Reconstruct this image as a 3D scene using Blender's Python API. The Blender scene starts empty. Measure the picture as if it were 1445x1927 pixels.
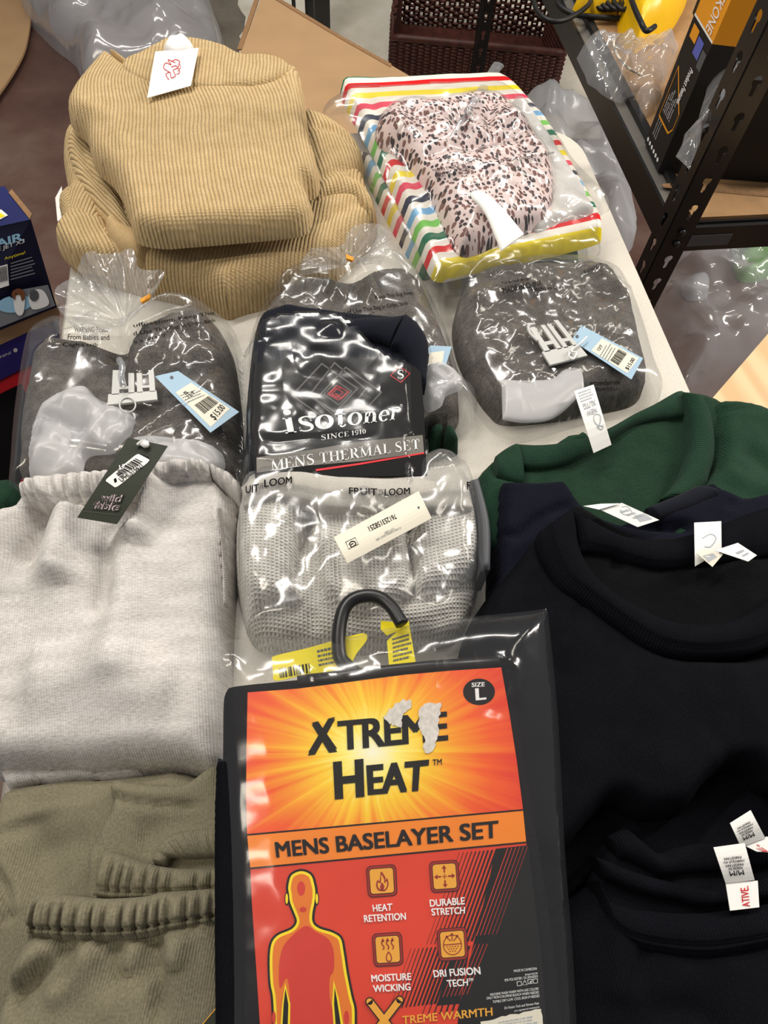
import bpy, math, random
import numpy as np
from mathutils import Vector, Matrix
from mathutils.geometry import delaunay_2d_cdt, tessellate_polygon

sc = bpy.context.scene
COL = sc.collection
# ------------------------------------------------------------------ camera
FPX, CX, CY = 1300.0, 722.5, 963.5          # focal length and centre in pixels of the 1445x1927 frame
T = 0.74                                     # table top height
CAMZ = 1.39
n_ = np.array([-70., -737., FPX]); n_ /= np.linalg.norm(n_)
dy_ = np.array([-348., 2340., FPX]); dy_ -= n_ * (dy_ @ n_); dy_ /= np.linalg.norm(dy_)
dx_ = -np.cross(dy_, -n_)
M = np.array([dx_, dy_, -n_])                # world = M @ (right, up, forward)
cam_d = bpy.data.cameras.new('camera'); cam = bpy.data.objects.new('camera', cam_d); COL.objects.link(cam)
mw = Matrix.Identity(4)
for i in range(3):
    mw[i][0] = M[i, 0]; mw[i][1] = M[i, 1]; mw[i][2] = -M[i, 2]
mw[2][3] = CAMZ
cam.matrix_world = mw
cam_d.sensor_fit = 'VERTICAL'; cam_d.sensor_height = 24.0
cam_d.lens = FPX * 24.0 / 1927.0
cam_d.clip_start = 0.02
sc.camera = cam
# ------------------------------------------------------------------ world, lamps, exposure
wd = bpy.data.worlds.new('world'); sc.world = wd; wd.use_nodes = True
wd.node_tree.nodes['Background'].inputs[0].default_value = (0.92, 0.95, 1.0, 1)
wd.node_tree.nodes['Background'].inputs[1].default_value = 0.20
def lamp(name, loc, size, power, color, target=None, rot=0):
    d = bpy.data.lights.new(name, 'AREA'); d.shape = 'RECTANGLE'; d.size, d.size_y = size
    d.energy = power; d.color = color
    o = bpy.data.objects.new(name, d); COL.objects.link(o); o.location = loc
    t = Vector(target or (loc[0], loc[1], 0)) - Vector(loc)
    q = t.to_track_quat('-Z', 'Y').to_euler(); o.rotation_euler = q
    if rot: o.rotation_euler.rotate_axis('Z', rot)
    return o
lamp('ceiling_tube', (-0.55, 1.55, 2.9), (1.3, 0.12), 33, (1, .95, .88), (0, .5, .7))
lamp('ceiling_tube', (0.35, 2.6, 3.0), (1.3, 0.12), 25, (1, .96, .9), (0, .5, .7))
lamp('ceiling_tube', (1.5, 1.6, 3.0), (0.12, 1.3), 12, (1, .92, .8), (.3, .5, .7))
lamp('ceiling_tube', (-1.3, 0.2, 2.7), (0.15, 1.3), 15, (1, .9, .76), (0, .2, .7))
lamp('side_fill', (2.2, 1.0, 1.9), (0.15, 1.3), 42, (1, .93, .85), (.9, .9, 0))  # added fill lamp, brightens the floor and bag under the rack
sc.view_settings.view_transform = 'Standard'; sc.view_settings.look = 'None'
sc.view_settings.exposure = 0.0; sc.view_settings.gamma = 1.0; sc.view_settings.use_curve_mapping = False
try:
    sc.cycles.transparent_max_bounces = 24; sc.cycles.max_bounces = 8; sc.cycles.use_denoising = True
except Exception: pass
# ------------------------------------------------------------------ projection helpers
C0 = np.array([0, 0, CAMZ])
def PZ(p, z):
    """pixel point(s) of the photograph -> world points on the horizontal plane z"""
    p = np.atleast_2d(np.asarray(p, float))
    d = np.stack([p[:, 0] - CX, CY - p[:, 1], np.full(len(p), FPX)], 1) @ M.T
    z = np.broadcast_to(np.asarray(z, float), (len(p),))
    return d / (-d[:, 2:3]) * (CAMZ - z)[:, None] + C0
def W(p, h=0.0): return PZ(p, T + np.asarray(h, float))
def proj(w):
    c = (np.atleast_2d(w) - C0) @ M
    return np.stack([CX + FPX * c[:, 0] / c[:, 2], CY - FPX * c[:, 1] / c[:, 2]], 1)
def rise(p, zb, py2):
    """height at which the vertical line above pixel p (on plane zb) reaches image row py2"""
    w = PZ([p], zb)[0]; lo, hi = zb, 1.3
    for _ in range(50):
        m = (lo + hi) / 2
        if proj([[w[0], w[1], m]])[0, 1] > py2: lo = m
        else: hi = m
    return lo
def onto(p, zf, lift=0.0, z0=T + .05):
    """pixels -> world points lying on the surface z = zf(xy)"""
    p = np.atleast_2d(np.asarray(p, float)); z = np.full(len(p), z0)
    for _ in range(6):
        w = PZ(p, z); z = zf(w[:, :2]) + lift
    return PZ(p, z)
def smooth(pts, closed=True, sub=6, corners=()):
    pts = [np.array(q, float) for q in pts]; n = len(pts); out = []
    rng = range(n) if closed else range(n - 1)
    for i in rng:
        p1, p2 = pts[i], pts[(i + 1) % n]
        p0 = pts[(i - 1) % n] if (closed or i > 0) else p1
        p3 = pts[(i + 2) % n] if (closed or i + 2 < n) else p2
        if i in corners: p0 = p1
        if (i + 1) % n in corners: p3 = p2
        for k in range(sub):
            t = k / sub
            out.append(.5 * ((2 * p1) + (-p0 + p2) * t + (2 * p0 - 5 * p1 + 4 * p2 - p3) * t * t + (-p0 + 3 * p1 - 3 * p2 + p3) * t ** 3))
    if not closed: out.append(pts[-1])
    return np.array(out)
def resample(pl, n):
    pl = np.asarray(pl, float); s = np.r_[0, np.cumsum(np.linalg.norm(np.diff(pl, axis=0), axis=1))]
    t = np.linspace(0, s[-1], n)
    return np.stack([np.interp(t, s, pl[:, k]) for k in range(pl.shape[1])], 1)
# ------------------------------------------------------------------ noise (numpy)
_rs = np.random.RandomState(7)
_tab = _rs.rand(256, 256)
def vnoise(x, y, seed=0):
    x = x + seed * 17.31; y = y + seed * 9.77
    xi = np.floor(x).astype(int); yi = np.floor(y).astype(int); fx = x - xi; fy = y - yi
    fx = fx * fx * (3 - 2 * fx); fy = fy * fy * (3 - 2 * fy)
    g = lambda a, b: _tab[a & 255, b & 255]
    return (g(xi, yi) * (1 - fx) + g(xi + 1, yi) * fx) * (1 - fy) + (g(xi, yi + 1) * (1 - fx) + g(xi + 1, yi + 1) * fx) * fy - .5
def fbm(x, y, seed=0, o=4):
    s = 0; a = 1.0
    for k in range(o): s = s + a * vnoise(x * 2 ** k, y * 2 ** k, seed + k * 3); a *= .5
    return s
def crumple(x, y, scale, seed=0, n=9):
    """folded-paper creases: sharp ridges in random directions, each only over part of the sheet"""
    r = np.random.RandomState(seed); h = np.zeros_like(x)
    wx = x + .25 * scale * vnoise(x / scale, y / scale, seed); wy = y + .25 * scale * vnoise(x / scale + 9, y / scale, seed + 1)
    for i in range(n):
        a = r.rand() * math.pi; lam = scale * (.5 + 1.3 * r.rand())
        t = (wx * math.cos(a) + wy * math.sin(a)) / lam + r.rand() * 9
        tri = np.abs(t - np.floor(t) - .5) * 2
        m = np.clip(vnoise(x / scale * .8, y / scale * .8, seed + 20 + i) * 3 + .4, 0, 1)
        h += (tri - .5) * m * lam / scale
    return h / math.sqrt(n)
# ------------------------------------------------------------------ scene objects
WL = {}
def thing(name, label, cat, p, z=T, group=None):
    """Empty at the base of a thing; p is a pixel of the photograph"""
    o = bpy.data.objects.new(name, None); COL.objects.link(o); o.empty_display_size = .03
    w = PZ([p], z)[0]; o.location = w; WL[o.name] = w
    o['label'] = label; o['category'] = cat
    if group: o['group'] = group
    return o
def mark(o, label=None, cat=None, group=None, kind=None):
    if label: o['label'] = label
    if cat: o['category'] = cat
    if group: o['group'] = group
    if kind: o['kind'] = kind
    return o
class MB:
    """collects geometry (world coordinates) with material slots, then links ONE mesh object"""
    def __init__(s): s.v = []; s.f = []; s.m = []; s.uv = []; s.mats = []; s.n = 0; s.sm = []
    def add(s, v, f, mat, uv=None, smooth=True):
        v = np.asarray(v, float)
        if mat not in s.mats: s.mats.append(mat)
        k = s.mats.index(mat)
        uv = np.asarray(uv, float) if uv is not None else v[:, :2]
        s.v.append(v); s.uv.append(uv)
        for q in f: s.f.append([i + s.n for i in q]); s.m.append(k); s.sm.append(smooth)
        s.n += len(v); return s
    def build(s, name, parent=None):
        v = np.concatenate(s.v); uv = np.concatenate(s.uv)
        off = WL[parent.name] if parent is not None else np.zeros(3)
        me = bpy.data.meshes.new(name); me.from_pydata((v - off).tolist(), [], s.f)
        for m in s.mats: me.materials.append(m)
        me.polygons.foreach_set('material_index', s.m); me.polygons.foreach_set('use_smooth', s.sm)
        ul = me.uv_layers.new(name='UVMap'); idx = np.zeros(len(me.loops), int); me.loops.foreach_get('vertex_index', idx)
        ul.data.foreach_set('uv', uv[idx].astype(np.float32).ravel())
        me.validate(); me.update()
        o = bpy.data.objects.new(name, me); COL.objects.link(o)
        if parent is not None: o.parent = parent
        WL[o.name] = off
        return o
    # -------- primitives
    def box(s, lo, hi, mat):
        x0, y0, z0 = lo; x1, y1, z1 = hi
        v = [(x0, y0, z0), (x1, y0, z0), (x1, y1, z0), (x0, y1, z0), (x0, y0, z1), (x1, y0, z1), (x1, y1, z1), (x0, y1, z1)]
        f = [(3, 2, 1, 0), (4, 5, 6, 7), (0, 1, 5, 4), (1, 2, 6, 5), (2, 3, 7, 6), (3, 0, 4, 7)]
        return s.add(v, f, mat, smooth=False)
    def hull(s, bot, top, mat, caps=True):
        """prism between two polygons with the same vertex count"""
        n = len(bot); v = list(bot) + list(top)
        f = [(i, (i + 1) % n, n + (i + 1) % n, n + i) for i in range(n)]
        if caps: f += [tuple(range(n - 1, -1, -1)), tuple(range(n, 2 * n))]
        return s.add(v, f, mat, smooth=False)
    def tube(s, pts, r, mat, seg=8, closed=False, flat=1.0):
        pts = np.asarray(pts, float); n = len(pts); r = np.broadcast_to(np.asarray(r, float), (n,))
        tan = np.gradient(pts, axis=0) if not closed else np.roll(pts, -1, 0) - np.roll(pts, 1, 0)
        tan /= np.linalg.norm(tan, axis=1)[:, None] + 1e-12
        up = np.array([0, 0, 1.]); v = []; uv = []; L = 0
        for i in range(n):
            a = np.cross(tan[i], up)
            if np.linalg.norm(a) < .15: a = np.cross(tan[i], np.array([0, 1., 0]))
            a /= np.linalg.norm(a); b = np.cross(a, tan[i])
            if i: L += np.linalg.norm(pts[i] - pts[i - 1])
            for k in range(seg):
                t = 2 * math.pi * k / seg
                v.append(pts[i] + r[i] * (math.cos(t) * a + flat * math.sin(t) * b)); uv.append((L, t * r[i]))
        f = []
        for i in range(n if closed else n - 1):
            j = (i + 1) % n
            for k in range(seg):
                k2 = (k + 1) % seg; f.append((i * seg + k, i * seg + k2, j * seg + k2, j * seg + k))
        if not closed: f += [tuple(range(seg - 1, -1, -1)), tuple((n - 1) * seg + k for k in range(seg))]
        return s.add(v, f, mat, uv)
    def poly(s, world, mat, uv=None, thick=0):
        """flat (possibly concave) polygon from a list of world points"""
        w = np.asarray(world, float)
        tri = tessellate_polygon([[Vector((q[0], q[1], 0)) for q in w]])
        out = []
        for a, b, c in tri:
            A, B, Cc = w[a], w[b], w[c]
            cr = (B[0] - A[0]) * (Cc[1] - A[1]) - (B[1] - A[1]) * (Cc[0] - A[0])
            out.append((a, b, c) if cr > 0 else (a, c, b))
        s.add(w, out, mat, uv, smooth=False)
        if thick:
            n = len(w); lo = w - np.array([0, 0, thick])
            s.add(np.r_[w, lo], [(i, (i + 1) % n, n + (i + 1) % n, n + i) for i in range(n)] , mat, np.r_[uv, uv] if uv is not None else None, smooth=False)
            s.add(lo, [tuple(reversed(t)) for t in out], mat, uv, smooth=False)
        return s
# ------------------------------------------------------------------ heightfield cloth / film
def sdf(xy, poly):
    """distance to the boundary, positive inside"""
    a = poly; b = np.roll(poly, -1, 0); best = np.full(len(xy), 1e9); ins = np.zeros(len(xy), bool)
    x, y = xy[:, 0], xy[:, 1]
    for (ax, ay), (bx, by) in zip(a, b):
        ex, ey = bx - ax, by - ay; L = ex * ex + ey * ey + 1e-18
        t = np.clip(((x - ax) * ex + (y - ay) * ey) / L, 0, 1)
        dd = (x - ax - t * ex) ** 2 + (y - ay - t * ey) ** 2
        best = np.minimum(best, dd)
        c = (ay > y) != (by > y)
        ins ^= c & (x < ex * (y - ay) / (ey if abs(ey) > 1e-15 else 1e-15) + ax)
    return np.sqrt(best) * np.where(ins, 1, -1)
def dline(xy, pl):
    """distance to an open polyline and parameter 0..1 along it"""
    best = np.full(len(xy), 1e9); par = np.zeros(len(xy)); n = len(pl) - 1
    for i in range(n):
        a, b = pl[i], pl[i + 1]; e = b - a; L = e @ e + 1e-18
        t = np.clip((xy - a) @ e / L, 0, 1); d = np.linalg.norm(xy - a - t[:, None] * e, axis=1)
        m = d < best; best[m] = d[m]; par[m] = (i + t[m]) / n
    return best, par
def ease(t): t = np.clip(t, 0, 1); return t * t * (3 - 2 * t)
def jag(pts, a=9, n=3, seed=1):
    r = random.Random(seed); p = resample(np.array(list(pts) + [pts[0]], float), len(pts) * n + 1)[:-1]
    return [(x + r.uniform(-a, a), y + r.uniform(-a, a)) for x, y in p]
class Slab:
    """soft heightfield solid over an outline drawn in photo pixels.
    lines: (pixel polyline, half width m, height m) ridges (+) or grooves (-); plates: (pixel polygon, height m, edge m)"""
    def __init__(s, outline, z0, h, r=.02, lines=(), plates=(), fn=None, zp=None, corners=(), sub=5, smooth_on=True, power=2.0, over=(), gap=.002):
        s.z0 = T + z0; s.h = h; s.r = r; s.fn = fn; s.power = power; s.over = over; s.gap = gap
        s.zp = T + (zp if zp is not None else z0 + h * .6)
        pts = smooth(outline, True, sub, corners) if smooth_on else np.array(outline, float)
        s.poly = PZ(pts, s.zp)[:, :2]
        s.lines = [(PZ(smooth(l[0], False, 5), s.zp)[:, :2], l[1], l[2]) for l in lines]
        s.plates = [(PZ(smooth(l[0], True, 4), s.zp)[:, :2], l[1], l[2]) for l in plates]
    def z(s, xy):
        xy = np.atleast_2d(xy); d = sdf(xy, s.poly); t = np.clip(d / s.r, 0, 1)
        prof = (1 - (1 - t) ** s.power) ** (1 / s.power)
        z = s.h * prof
        k = ease(d / (s.r * .7))
        for pl, w, hh in s.lines:
            dd, par = dline(xy, pl); z = z + hh * np.exp(-(dd / w) ** 2) * np.clip(np.minimum(par, 1 - par) * 6 + .15, 0, 1) * k
        for pg, hh, w in s.plates:
            dd = sdf(xy, pg); z = z + hh * np.sqrt(np.clip(1 - (1 - np.clip(dd / w, 0, 1)) ** 2, 0, 1)) * k
        if s.fn is not None: z = z + s.fn(xy[:, 0], xy[:, 1], d) * k
        z = s.z0 + z
        for o in s.over: z = np.maximum(z, np.where(sdf(xy, o.poly) > -.004, o.z(xy) + s.gap, 0))
        return np.where(d < -1e-4, s.z0, np.maximum(z, s.z0 + .0005))
    def mesh(s, res=.006, uvrot=0, uvwarp=None, closed=True, edge_z=None):
        n = max(12, int(np.linalg.norm(np.diff(np.r_[s.poly, s.poly[:1]], axis=0), axis=1).sum() / res))
        bd = resample(np.r_[s.poly, s.poly[:1]], n + 1)[:-1]
        lo, hi = bd.min(0), bd.max(0)
        gx, gy = np.meshgrid(np.arange(lo[0], hi[0], res), np.arange(lo[1], hi[1], res * .866))
        gx = gx + (np.arange(gx.shape[0]) % 2)[:, None] * res * .5
        g = np.stack([gx.ravel(), gy.ravel()], 1); g = g[sdf(g, bd) > res * .55]
        pts = [Vector(q) for q in bd] + [Vector(q) for q in g]
        r = delaunay_2d_cdt(pts, [], [list(range(n))], 1, 1e-7)
        xy = np.array([tuple(q) for q in r[0]]); fs = [list(f) for f in r[2]]
        z = s.z(xy); d = sdf(xy, s.poly)
        edge = d < res * .3
        z[edge] = s.z0 + (0.001 if edge_z is None else edge_z)
        v = np.c_[xy, z]
        a = math.radians(uvrot); uv = np.c_[xy[:, 0] * math.cos(a) + xy[:, 1] * math.sin(a), -xy[:, 0] * math.sin(a) + xy[:, 1] * math.cos(a)]
        if uvwarp is not None: uv = uvwarp(xy, uv)
        out = []
        for f in fs:
            A, B, Cc = xy[f[0]], xy[f[1]], xy[f[2]]
            cr = (B[0] - A[0]) * (Cc[1] - A[1]) - (B[1] - A[1]) * (Cc[0] - A[0])
            out.append(f if cr > 0 else f[::-1])
        if closed:
            m = len(v); v = np.r_[v, np.c_[xy, np.full(len(xy), s.z0)]]; uv = np.r_[uv, uv]
            out = out + [[i + m for i in f[::-1]] for f in out] if False else out
            from collections import Counter
            ed = Counter(); dirs = {}
            for f in out:
                for i in range(len(f)):
                    a_, b_ = f[i], f[(i + 1) % len(f)]; key = (min(a_, b_), max(a_, b_)); ed[key] += 1; dirs[key] = (a_, b_)
            out = out + [(dirs[k][1], dirs[k][0], dirs[k][0] + m, dirs[k][1] + m) for k, c in ed.items() if c == 1]
        return v, out, uv
    def build(s, name, mat, parent=None, res=.006, uvrot=0, uvwarp=None, closed=True, edge_z=None, extra=None):
        mb = MB(); v, f, uv = s.mesh(res, uvrot, uvwarp, closed, edge_z)
        mb.add(v, f, mat, uv)
        if extra: extra(mb)
        s.ob = mb.build(name, parent)
        if closed:   # drop unused lower points
            me = s.ob.data; import bmesh
            bm = bmesh.new(); bm.from_mesh(me); bmesh.ops.delete(bm, geom=[q for q in bm.verts if not q.link_faces], context='VERTS'); bm.to_mesh(me); bm.free()
        return s.ob
def band(name, top, bot, h, mat, parent, bulge=.006, puckers=0, depth=.5, nu=120, nv=12, over=None, lift=0.0, seed=1, sub=6, flute=0, stitch=(), base=None, shape=.6, extra=None):
    """strip of cloth between two pixel polylines: waistbands, neckbands, hems. h may be (start, end)"""
    A = resample(smooth(top, False, sub), nu); B = resample(smooth(bot, False, sub), nu)
    hh = np.linspace(*(h if isinstance(h, tuple) else (h, h)), nu)
    v = []; uv = []
    L = None
    u = np.linspace(0, 1, nu)
    r = np.random.RandomState(seed)
    ph = np.cumsum(.35 + 1.3 * np.interp(np.arange(nu), np.linspace(0, nu, max(4, puckers * 2)), r.rand(max(4, puckers * 2)))); ph = ph / ph[-1] * puckers * 2 * math.pi
    groove = (1 - np.abs(np.sin(ph / 2))) ** 1.1 if puckers else np.zeros(nu)
    amp = .55 + .45 * r.rand(nu); amp = np.convolve(amp, np.ones(5) / 5, 'same')
    for j in range(nv + 1):
        t = j / nv; p = A * (1 - t) + B * t
        w = onto(p, over, lift) if over is not None else W(p, hh)
        if L is None: L = np.r_[0, np.cumsum(np.linalg.norm(np.diff(w, axis=0), axis=1))]; wid = np.linalg.norm(W(B, hh) - W(A, hh), axis=1).mean()
        prof = max(0.0, math.sin(math.pi * min(max(t, 0), 1))) ** shape
        b = bulge * prof * (1 - depth * groove * amp * (0.35 + .65 * math.sin(math.pi * t)))
        b = b * np.clip(np.minimum(np.arange(nu), nu - 1 - np.arange(nu)) / (nu * .035), 0, 1) ** .5
        for st in stitch: b = b - bulge * .35 * math.exp(-((t - st) / .05) ** 2)
        w = w.copy(); w[:, 2] += b
        v.append(w); uv.append(np.c_[L, np.full(nu, t * wid)])
    # skirts
    dz = np.array([0, 0, base if base is not None else .004])
    v = [v[0] - dz] + v + [v[-1] - dz]; uv = [uv[0]] + uv + [uv[-1]]
    V = np.concatenate(v); U = np.concatenate(uv); rows = len(v); f = []
    for j in range(rows - 1):
        for i in range(nu - 1):
            a = j * nu + i; f.append((a, a + nu, a + nu + 1, a + 1))
    mb = MB().add(V, f, mat, U)
    for e in (0, nu - 1): mb.add(V[e::nu][:rows], [list(range(rows)) if e == 0 else list(range(rows))[::-1]], mat, U[e::nu][:rows], smooth=False)
    if extra: extra(mb)
    return mb.build(name, parent)
# ------------------------------------------------------------------ lettering
_tc = {}
def glyphs(s, bold=0.0, spacing=1.0):
    key = (s, bold, spacing)
    if key not in _tc:
        cu = bpy.data.curves.new('tmp', 'FONT'); cu.body = s; cu.offset = bold; cu.space_character = spacing; cu.resolution_u = 4
        o = bpy.data.objects.new('tmp', cu); COL.objects.link(o)
        bpy.context.view_layer.update()
        me = bpy.data.meshes.new_from_object(o.evaluated_get(bpy.context.evaluated_depsgraph_get()))
        v = np.array([q.co[:2] for q in me.vertices]); f = [list(p.vertices) for p in me.polygons]
        bpy.data.objects.remove(o); bpy.data.curves.remove(cu); bpy.data.meshes.remove(me)
        _tc[key] = (v, f)
    return _tc[key]
def homog(quad):
    """unit square (u right, v down; TL TR BR BL) -> pixels"""
    src = [(0, 0), (1, 0), (1, 1), (0, 1)]; A = []; b = []
    for (u, v), (x, y) in zip(src, quad):
        A += [[u, v, 1, 0, 0, 0, -u * x, -v * x], [0, 0, 0, u, v, 1, -u * y, -v * y]]; b += [x, y]
    hh = np.linalg.solve(np.array(A, float), np.array(b, float)); H = np.r_[hh, 1].reshape(3, 3)
    def f(uv):
        uv = np.atleast_2d(np.asarray(uv, float)); q = np.c_[uv, np.ones(len(uv))] @ H.T
        return q[:, :2] / q[:, 2:3]
    return f
class Print:
    """lays flat marks, given in photo pixels, on a surface zf(xy)"""
    def __init__(s, mb, zf): s.mb = mb; s.zf = zf if callable(zf) else (lambda xy, z=T + zf: np.full(len(xy), z)); s.k = 0
    def on(s, px, lift):
        if hasattr(s.zf, 'px'): return PZ(px, s.zf.px(px) + lift)
        return onto(px, s.zf, lift)
    def fix(s, V, F):
        out = []
        for f in F:
            a = 0
            for i in range(len(f)):
                p, q = V[f[i]], V[f[(i + 1) % len(f)]]; a += p[0] * q[1] - q[0] * p[1]
            out.append(f if a > 0 else f[::-1])
        return out
    def text(s, txt, quad, mat, bold=0.0, lv=2, geo=None, spacing=1.0):
        v, f = geo if geo is not None else glyphs(txt, 0, spacing)
        if bold: # heavier weight: the same letters struck five times, each a hair apart
            n = len(v); v = np.concatenate([v + np.array(d) * bold for d in ((0, 0), (1, .6), (-1, .6), (1, -.6), (-1, -.6))]); f = [[i + k * n for i in q] for k in range(5) for q in f]
        lo, hi = v.min(0), v.max(0); uv = (v - lo) / (hi - lo); uv[:, 1] = 1 - uv[:, 1]
        w = s.on(homog(quad)(uv), lv * .00022 + (np.repeat(np.arange(5), len(uv) // 5) * .00003 if bold else 0)); s.mb.add(w, s.fix(w, f), mat, smooth=False)
    def poly(s, px, mat, lv=1, uvscale=None):
        px = np.asarray(px, float); w = s.on(px, lv * .00022)
        s.mb.poly(w, mat, px / 1000.0)
    def line(s, px, width, mat, lv=1):
        s.poly(ribbon(px, width), mat, lv)
def ribbon(px, width):
    p = np.asarray(px, float); w = np.broadcast_to(np.asarray(width, float), (len(p),)) / 2
    t = np.gradient(p, axis=0); t /= np.linalg.norm(t, axis=1)[:, None] + 1e-9; nrm = np.c_[-t[:, 1], t[:, 0]]
    return np.r_[p + nrm * w[:, None], (p - nrm * w[:, None])[::-1]]
def ell(c, rx, ry=None, n=28, rot=0, a0=0, a1=360):
    ry = ry or rx; t = np.radians(np.linspace(a0, a1, n, endpoint=(a1 - a0) % 360 != 0)); x, y = rx * np.cos(t), ry * np.sin(t); a = math.radians(rot)
    return np.c_[c[0] + x * math.cos(a) - y * math.sin(a), c[1] + x * math.sin(a) + y * math.cos(a)]
def rrect(u0, v0, u1, v1, r, H=None, n=5):
    pts = []
    for cx, cy, a in ((u1 - r, v0 + r, -90), (u1 - r, v1 - r, 0), (u0 + r, v1 - r, 90), (u0 + r, v0 + r, 180)):
        for k in range(n + 1):
            t = math.radians(a + 90 * k / n); pts.append((cx + r * math.cos(t), cy + r * math.sin(t)))
    return H(pts) if H else np.array(pts)
# serif capitals and lower case drawn from strokes (thick stems, thin joins, slab serifs)
def serif_geo(txt, lower=False, gap=.12, thick=.17, thin=.055):
    V = []; F = []; x = 0
    def addpoly(pts):
        n = len(V); w = [Vector((p[0], p[1], 0)) for p in pts]
        for t in tessellate_polygon([w]): F.append([n + i for i in t])
        V.extend([(p[0], p[1]) for p in pts])
    def st(pts, w): addpoly(ribbon(pts, w))
    def bar(x0, y0, x1, y1): addpoly([(x0, y0), (x1, y0), (x1, y1), (x0, y1)])
    def ring(cx, cy, rx, ry, tx, ty, a0=0, a1=360):
        n = 30; t = np.radians(np.linspace(a0, a1, n)); o = np.c_[cx + rx * np.cos(t), cy + ry * np.sin(t)]; i = np.c_[cx + (rx - tx) * np.cos(t), cy + (ry - ty) * np.sin(t)]
        addpoly(np.r_[o, i[::-1]])
    def serif(cx, y, w=.34, h=.05): bar(cx - w / 2, y, cx + w / 2, y + h)
    a, b = thick, thin
    def stem(cx, y0=0, y1=1, top=True, bot=True, w=a):
        bar(cx - w / 2, y0, cx + w / 2, y1)
        if top: serif(cx, y1 - .05)
        if bot: serif(cx, y0)
    for c in txt:
        if c == ' ': x += .35; continue
        n0 = len(V)
        if c == 'M':
            stem(.12, w=b); stem(.9); st([(.1, 1), (.5, .05)], a * .9); st([(.5, .05), (.88, 1)], b); wd = 1.05
        elif c == 'N': stem(.12, w=b); stem(.8, top=True, bot=False, w=b); st([(.1, 1), (.8, 0)], a); wd = .95
        elif c == 'E' : stem(.17); bar(.1, .95, .68, 1); bar(.1, 0, .72, .05); bar(.2, .48, .5, .53); bar(.63, .78, .68, 1); bar(.67, 0, .72, .25); bar(.46, .4, .5, .61); wd = .75
        elif c == 'L': stem(.17); bar(.1, 0, .68, .05); bar(.63, 0, .68, .28); wd = .7
        elif c == 'T': stem(.4, top=False); bar(.04, .95, .76, 1); bar(.04, .72, .09, 1); bar(.71, .72, .76, 1); wd = .8
        elif c == 'H': stem(.17); stem(.73); bar(.17, .48, .73, .53); wd = .92
        elif c == 'I': stem(.17); wd = .36
        elif c == 'A': st([(.1, 0), (.44, 1)], b); st([(.42, 1), (.75, 0)], a); bar(.22, .32, .62, .37); serif(.1, 0, .24); serif(.75, 0, .32); wd = .9
        elif c == 'R': stem(.17); ring(.35, .75, .33, .25, a, b, -90, 90); bar(.17, .95, .38, 1); bar(.17, .5, .38, .55); st([(.38, .52), (.75, 0)], a); serif(.78, 0, .14); wd = .85
        elif c == 'S':
            p = smooth([(.56, .78), (.5, .93), (.33, .97), (.13, .86), (.14, .66), (.33, .53), (.53, .38), (.54, .14), (.33, .03), (.12, .08), (.06, .24)], False, 5)
            st(p, np.interp(np.linspace(0, 1, len(p)), [0, .2, .5, .8, 1], [b, b, a * 1.1, b, b])); bar(.53, .7, .57, .96); bar(.04, .05, .08, .3); wd = .66
        elif c == 'C': ring(.45, .5, .42, .52, a, b, 48, 312); bar(.68, .66, .73, .98); wd = .8
        elif c == '1': stem(.2, bot=True, top=False); st([(.02, .84), (.16, .97)], b); wd = .42
        elif c == '9': ring(.32, .67, .3, .33, a * .85, b); st(smooth([(.55, .7), (.52, .3), (.36, .05), (.12, .05)], False, 5), a * .75); wd = .66
        elif c == '0': ring(.33, .5, .32, .51, a, b); wd = .68
        elif c == 'i': stem(.16, 0, .68, top=False); bar(-.0, .63, .16, .68); addpoly(ell((.16, .9), .11, .11)); wd = .36
        elif c == 'o': ring(.36, .34, .36, .36, a, b); wd = .74
        elif c == 's':
            p = smooth([(.44, .5), (.38, .64), (.24, .67), (.09, .58), (.12, .43), (.28, .34), (.43, .23), (.42, .07), (.25, .0), (.08, .05), (.03, .18)], False, 5)
            st(p, np.interp(np.linspace(0, 1, len(p)), [0, .2, .5, .8, 1], [b, b, a * .95, b, b])); bar(.41, .45, .45, .67); bar(.02, .02, .06, .22); wd = .5
        elif c == 't': bar(.1, .1, .1 + a, .9); addpoly([(.1, .9), (-.02, .68), (.1, .68)]); bar(-.04, .63, .42, .68); st(smooth([(.18, .16), (.22, .02), (.34, .0), (.43, .09)], False, 5), b * 1.6); wd = .45
        elif c == 'n': stem(.16, 0, .68, top=False); bar(0, .63, .16, .68); ring(.4, .4, .27, .28, a, b, 0, 180); stem(.585, 0, .42, top=False); wd = .78
        elif c == 'e': ring(.34, .34, .34, .36, a, b, 0, 320); bar(.1, .33, .66, .38); wd = .7
        elif c == 'r': stem(.16, 0, .68, top=False); bar(0, .63, .16, .68); st(smooth([(.2, .42), (.3, .6), (.44, .63)], False, 5), b * 1.4); addpoly(ell((.44, .56), .09)); wd = .52
        else: wd = .5
        for k in range(n0, len(V)): V[k] = (V[k][0] + x, V[k][1])
        x += wd + gap
    return np.array(V), F
def barcode(P, quad, n, mat, lv=2, seed=3):
    H = homog(quad); r = random.Random(seed); u = 0; ws = []
    while u < 1: w = r.choice((.6, 1, 1.6, 2.2)) / n; ws.append((u, min(1, u + w * .55))); u += w
    for a, b in ws: P.poly(H([(a, 0), (b, 0), (b, 1), (a, 1)]), mat, lv)
def scribble(P, quad, rows, mat, lv=2, seed=5, fill=.45):
    """rows of tiny unreadable printed words"""
    H = homog(quad); r = random.Random(seed)
    for i in range(rows):
        u = 0.0; v0 = (i + .2) / rows; v1 = (i + .2 + fill) / rows; end = .75 + .25 * r.random()
        while u < end:
            w = .03 + .09 * r.random(); P.poly(H([(u, v0), (min(u + w, 1), v0), (min(u + w, 1), v1), (u, v1)]), mat, lv); u += w + .025
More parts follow.
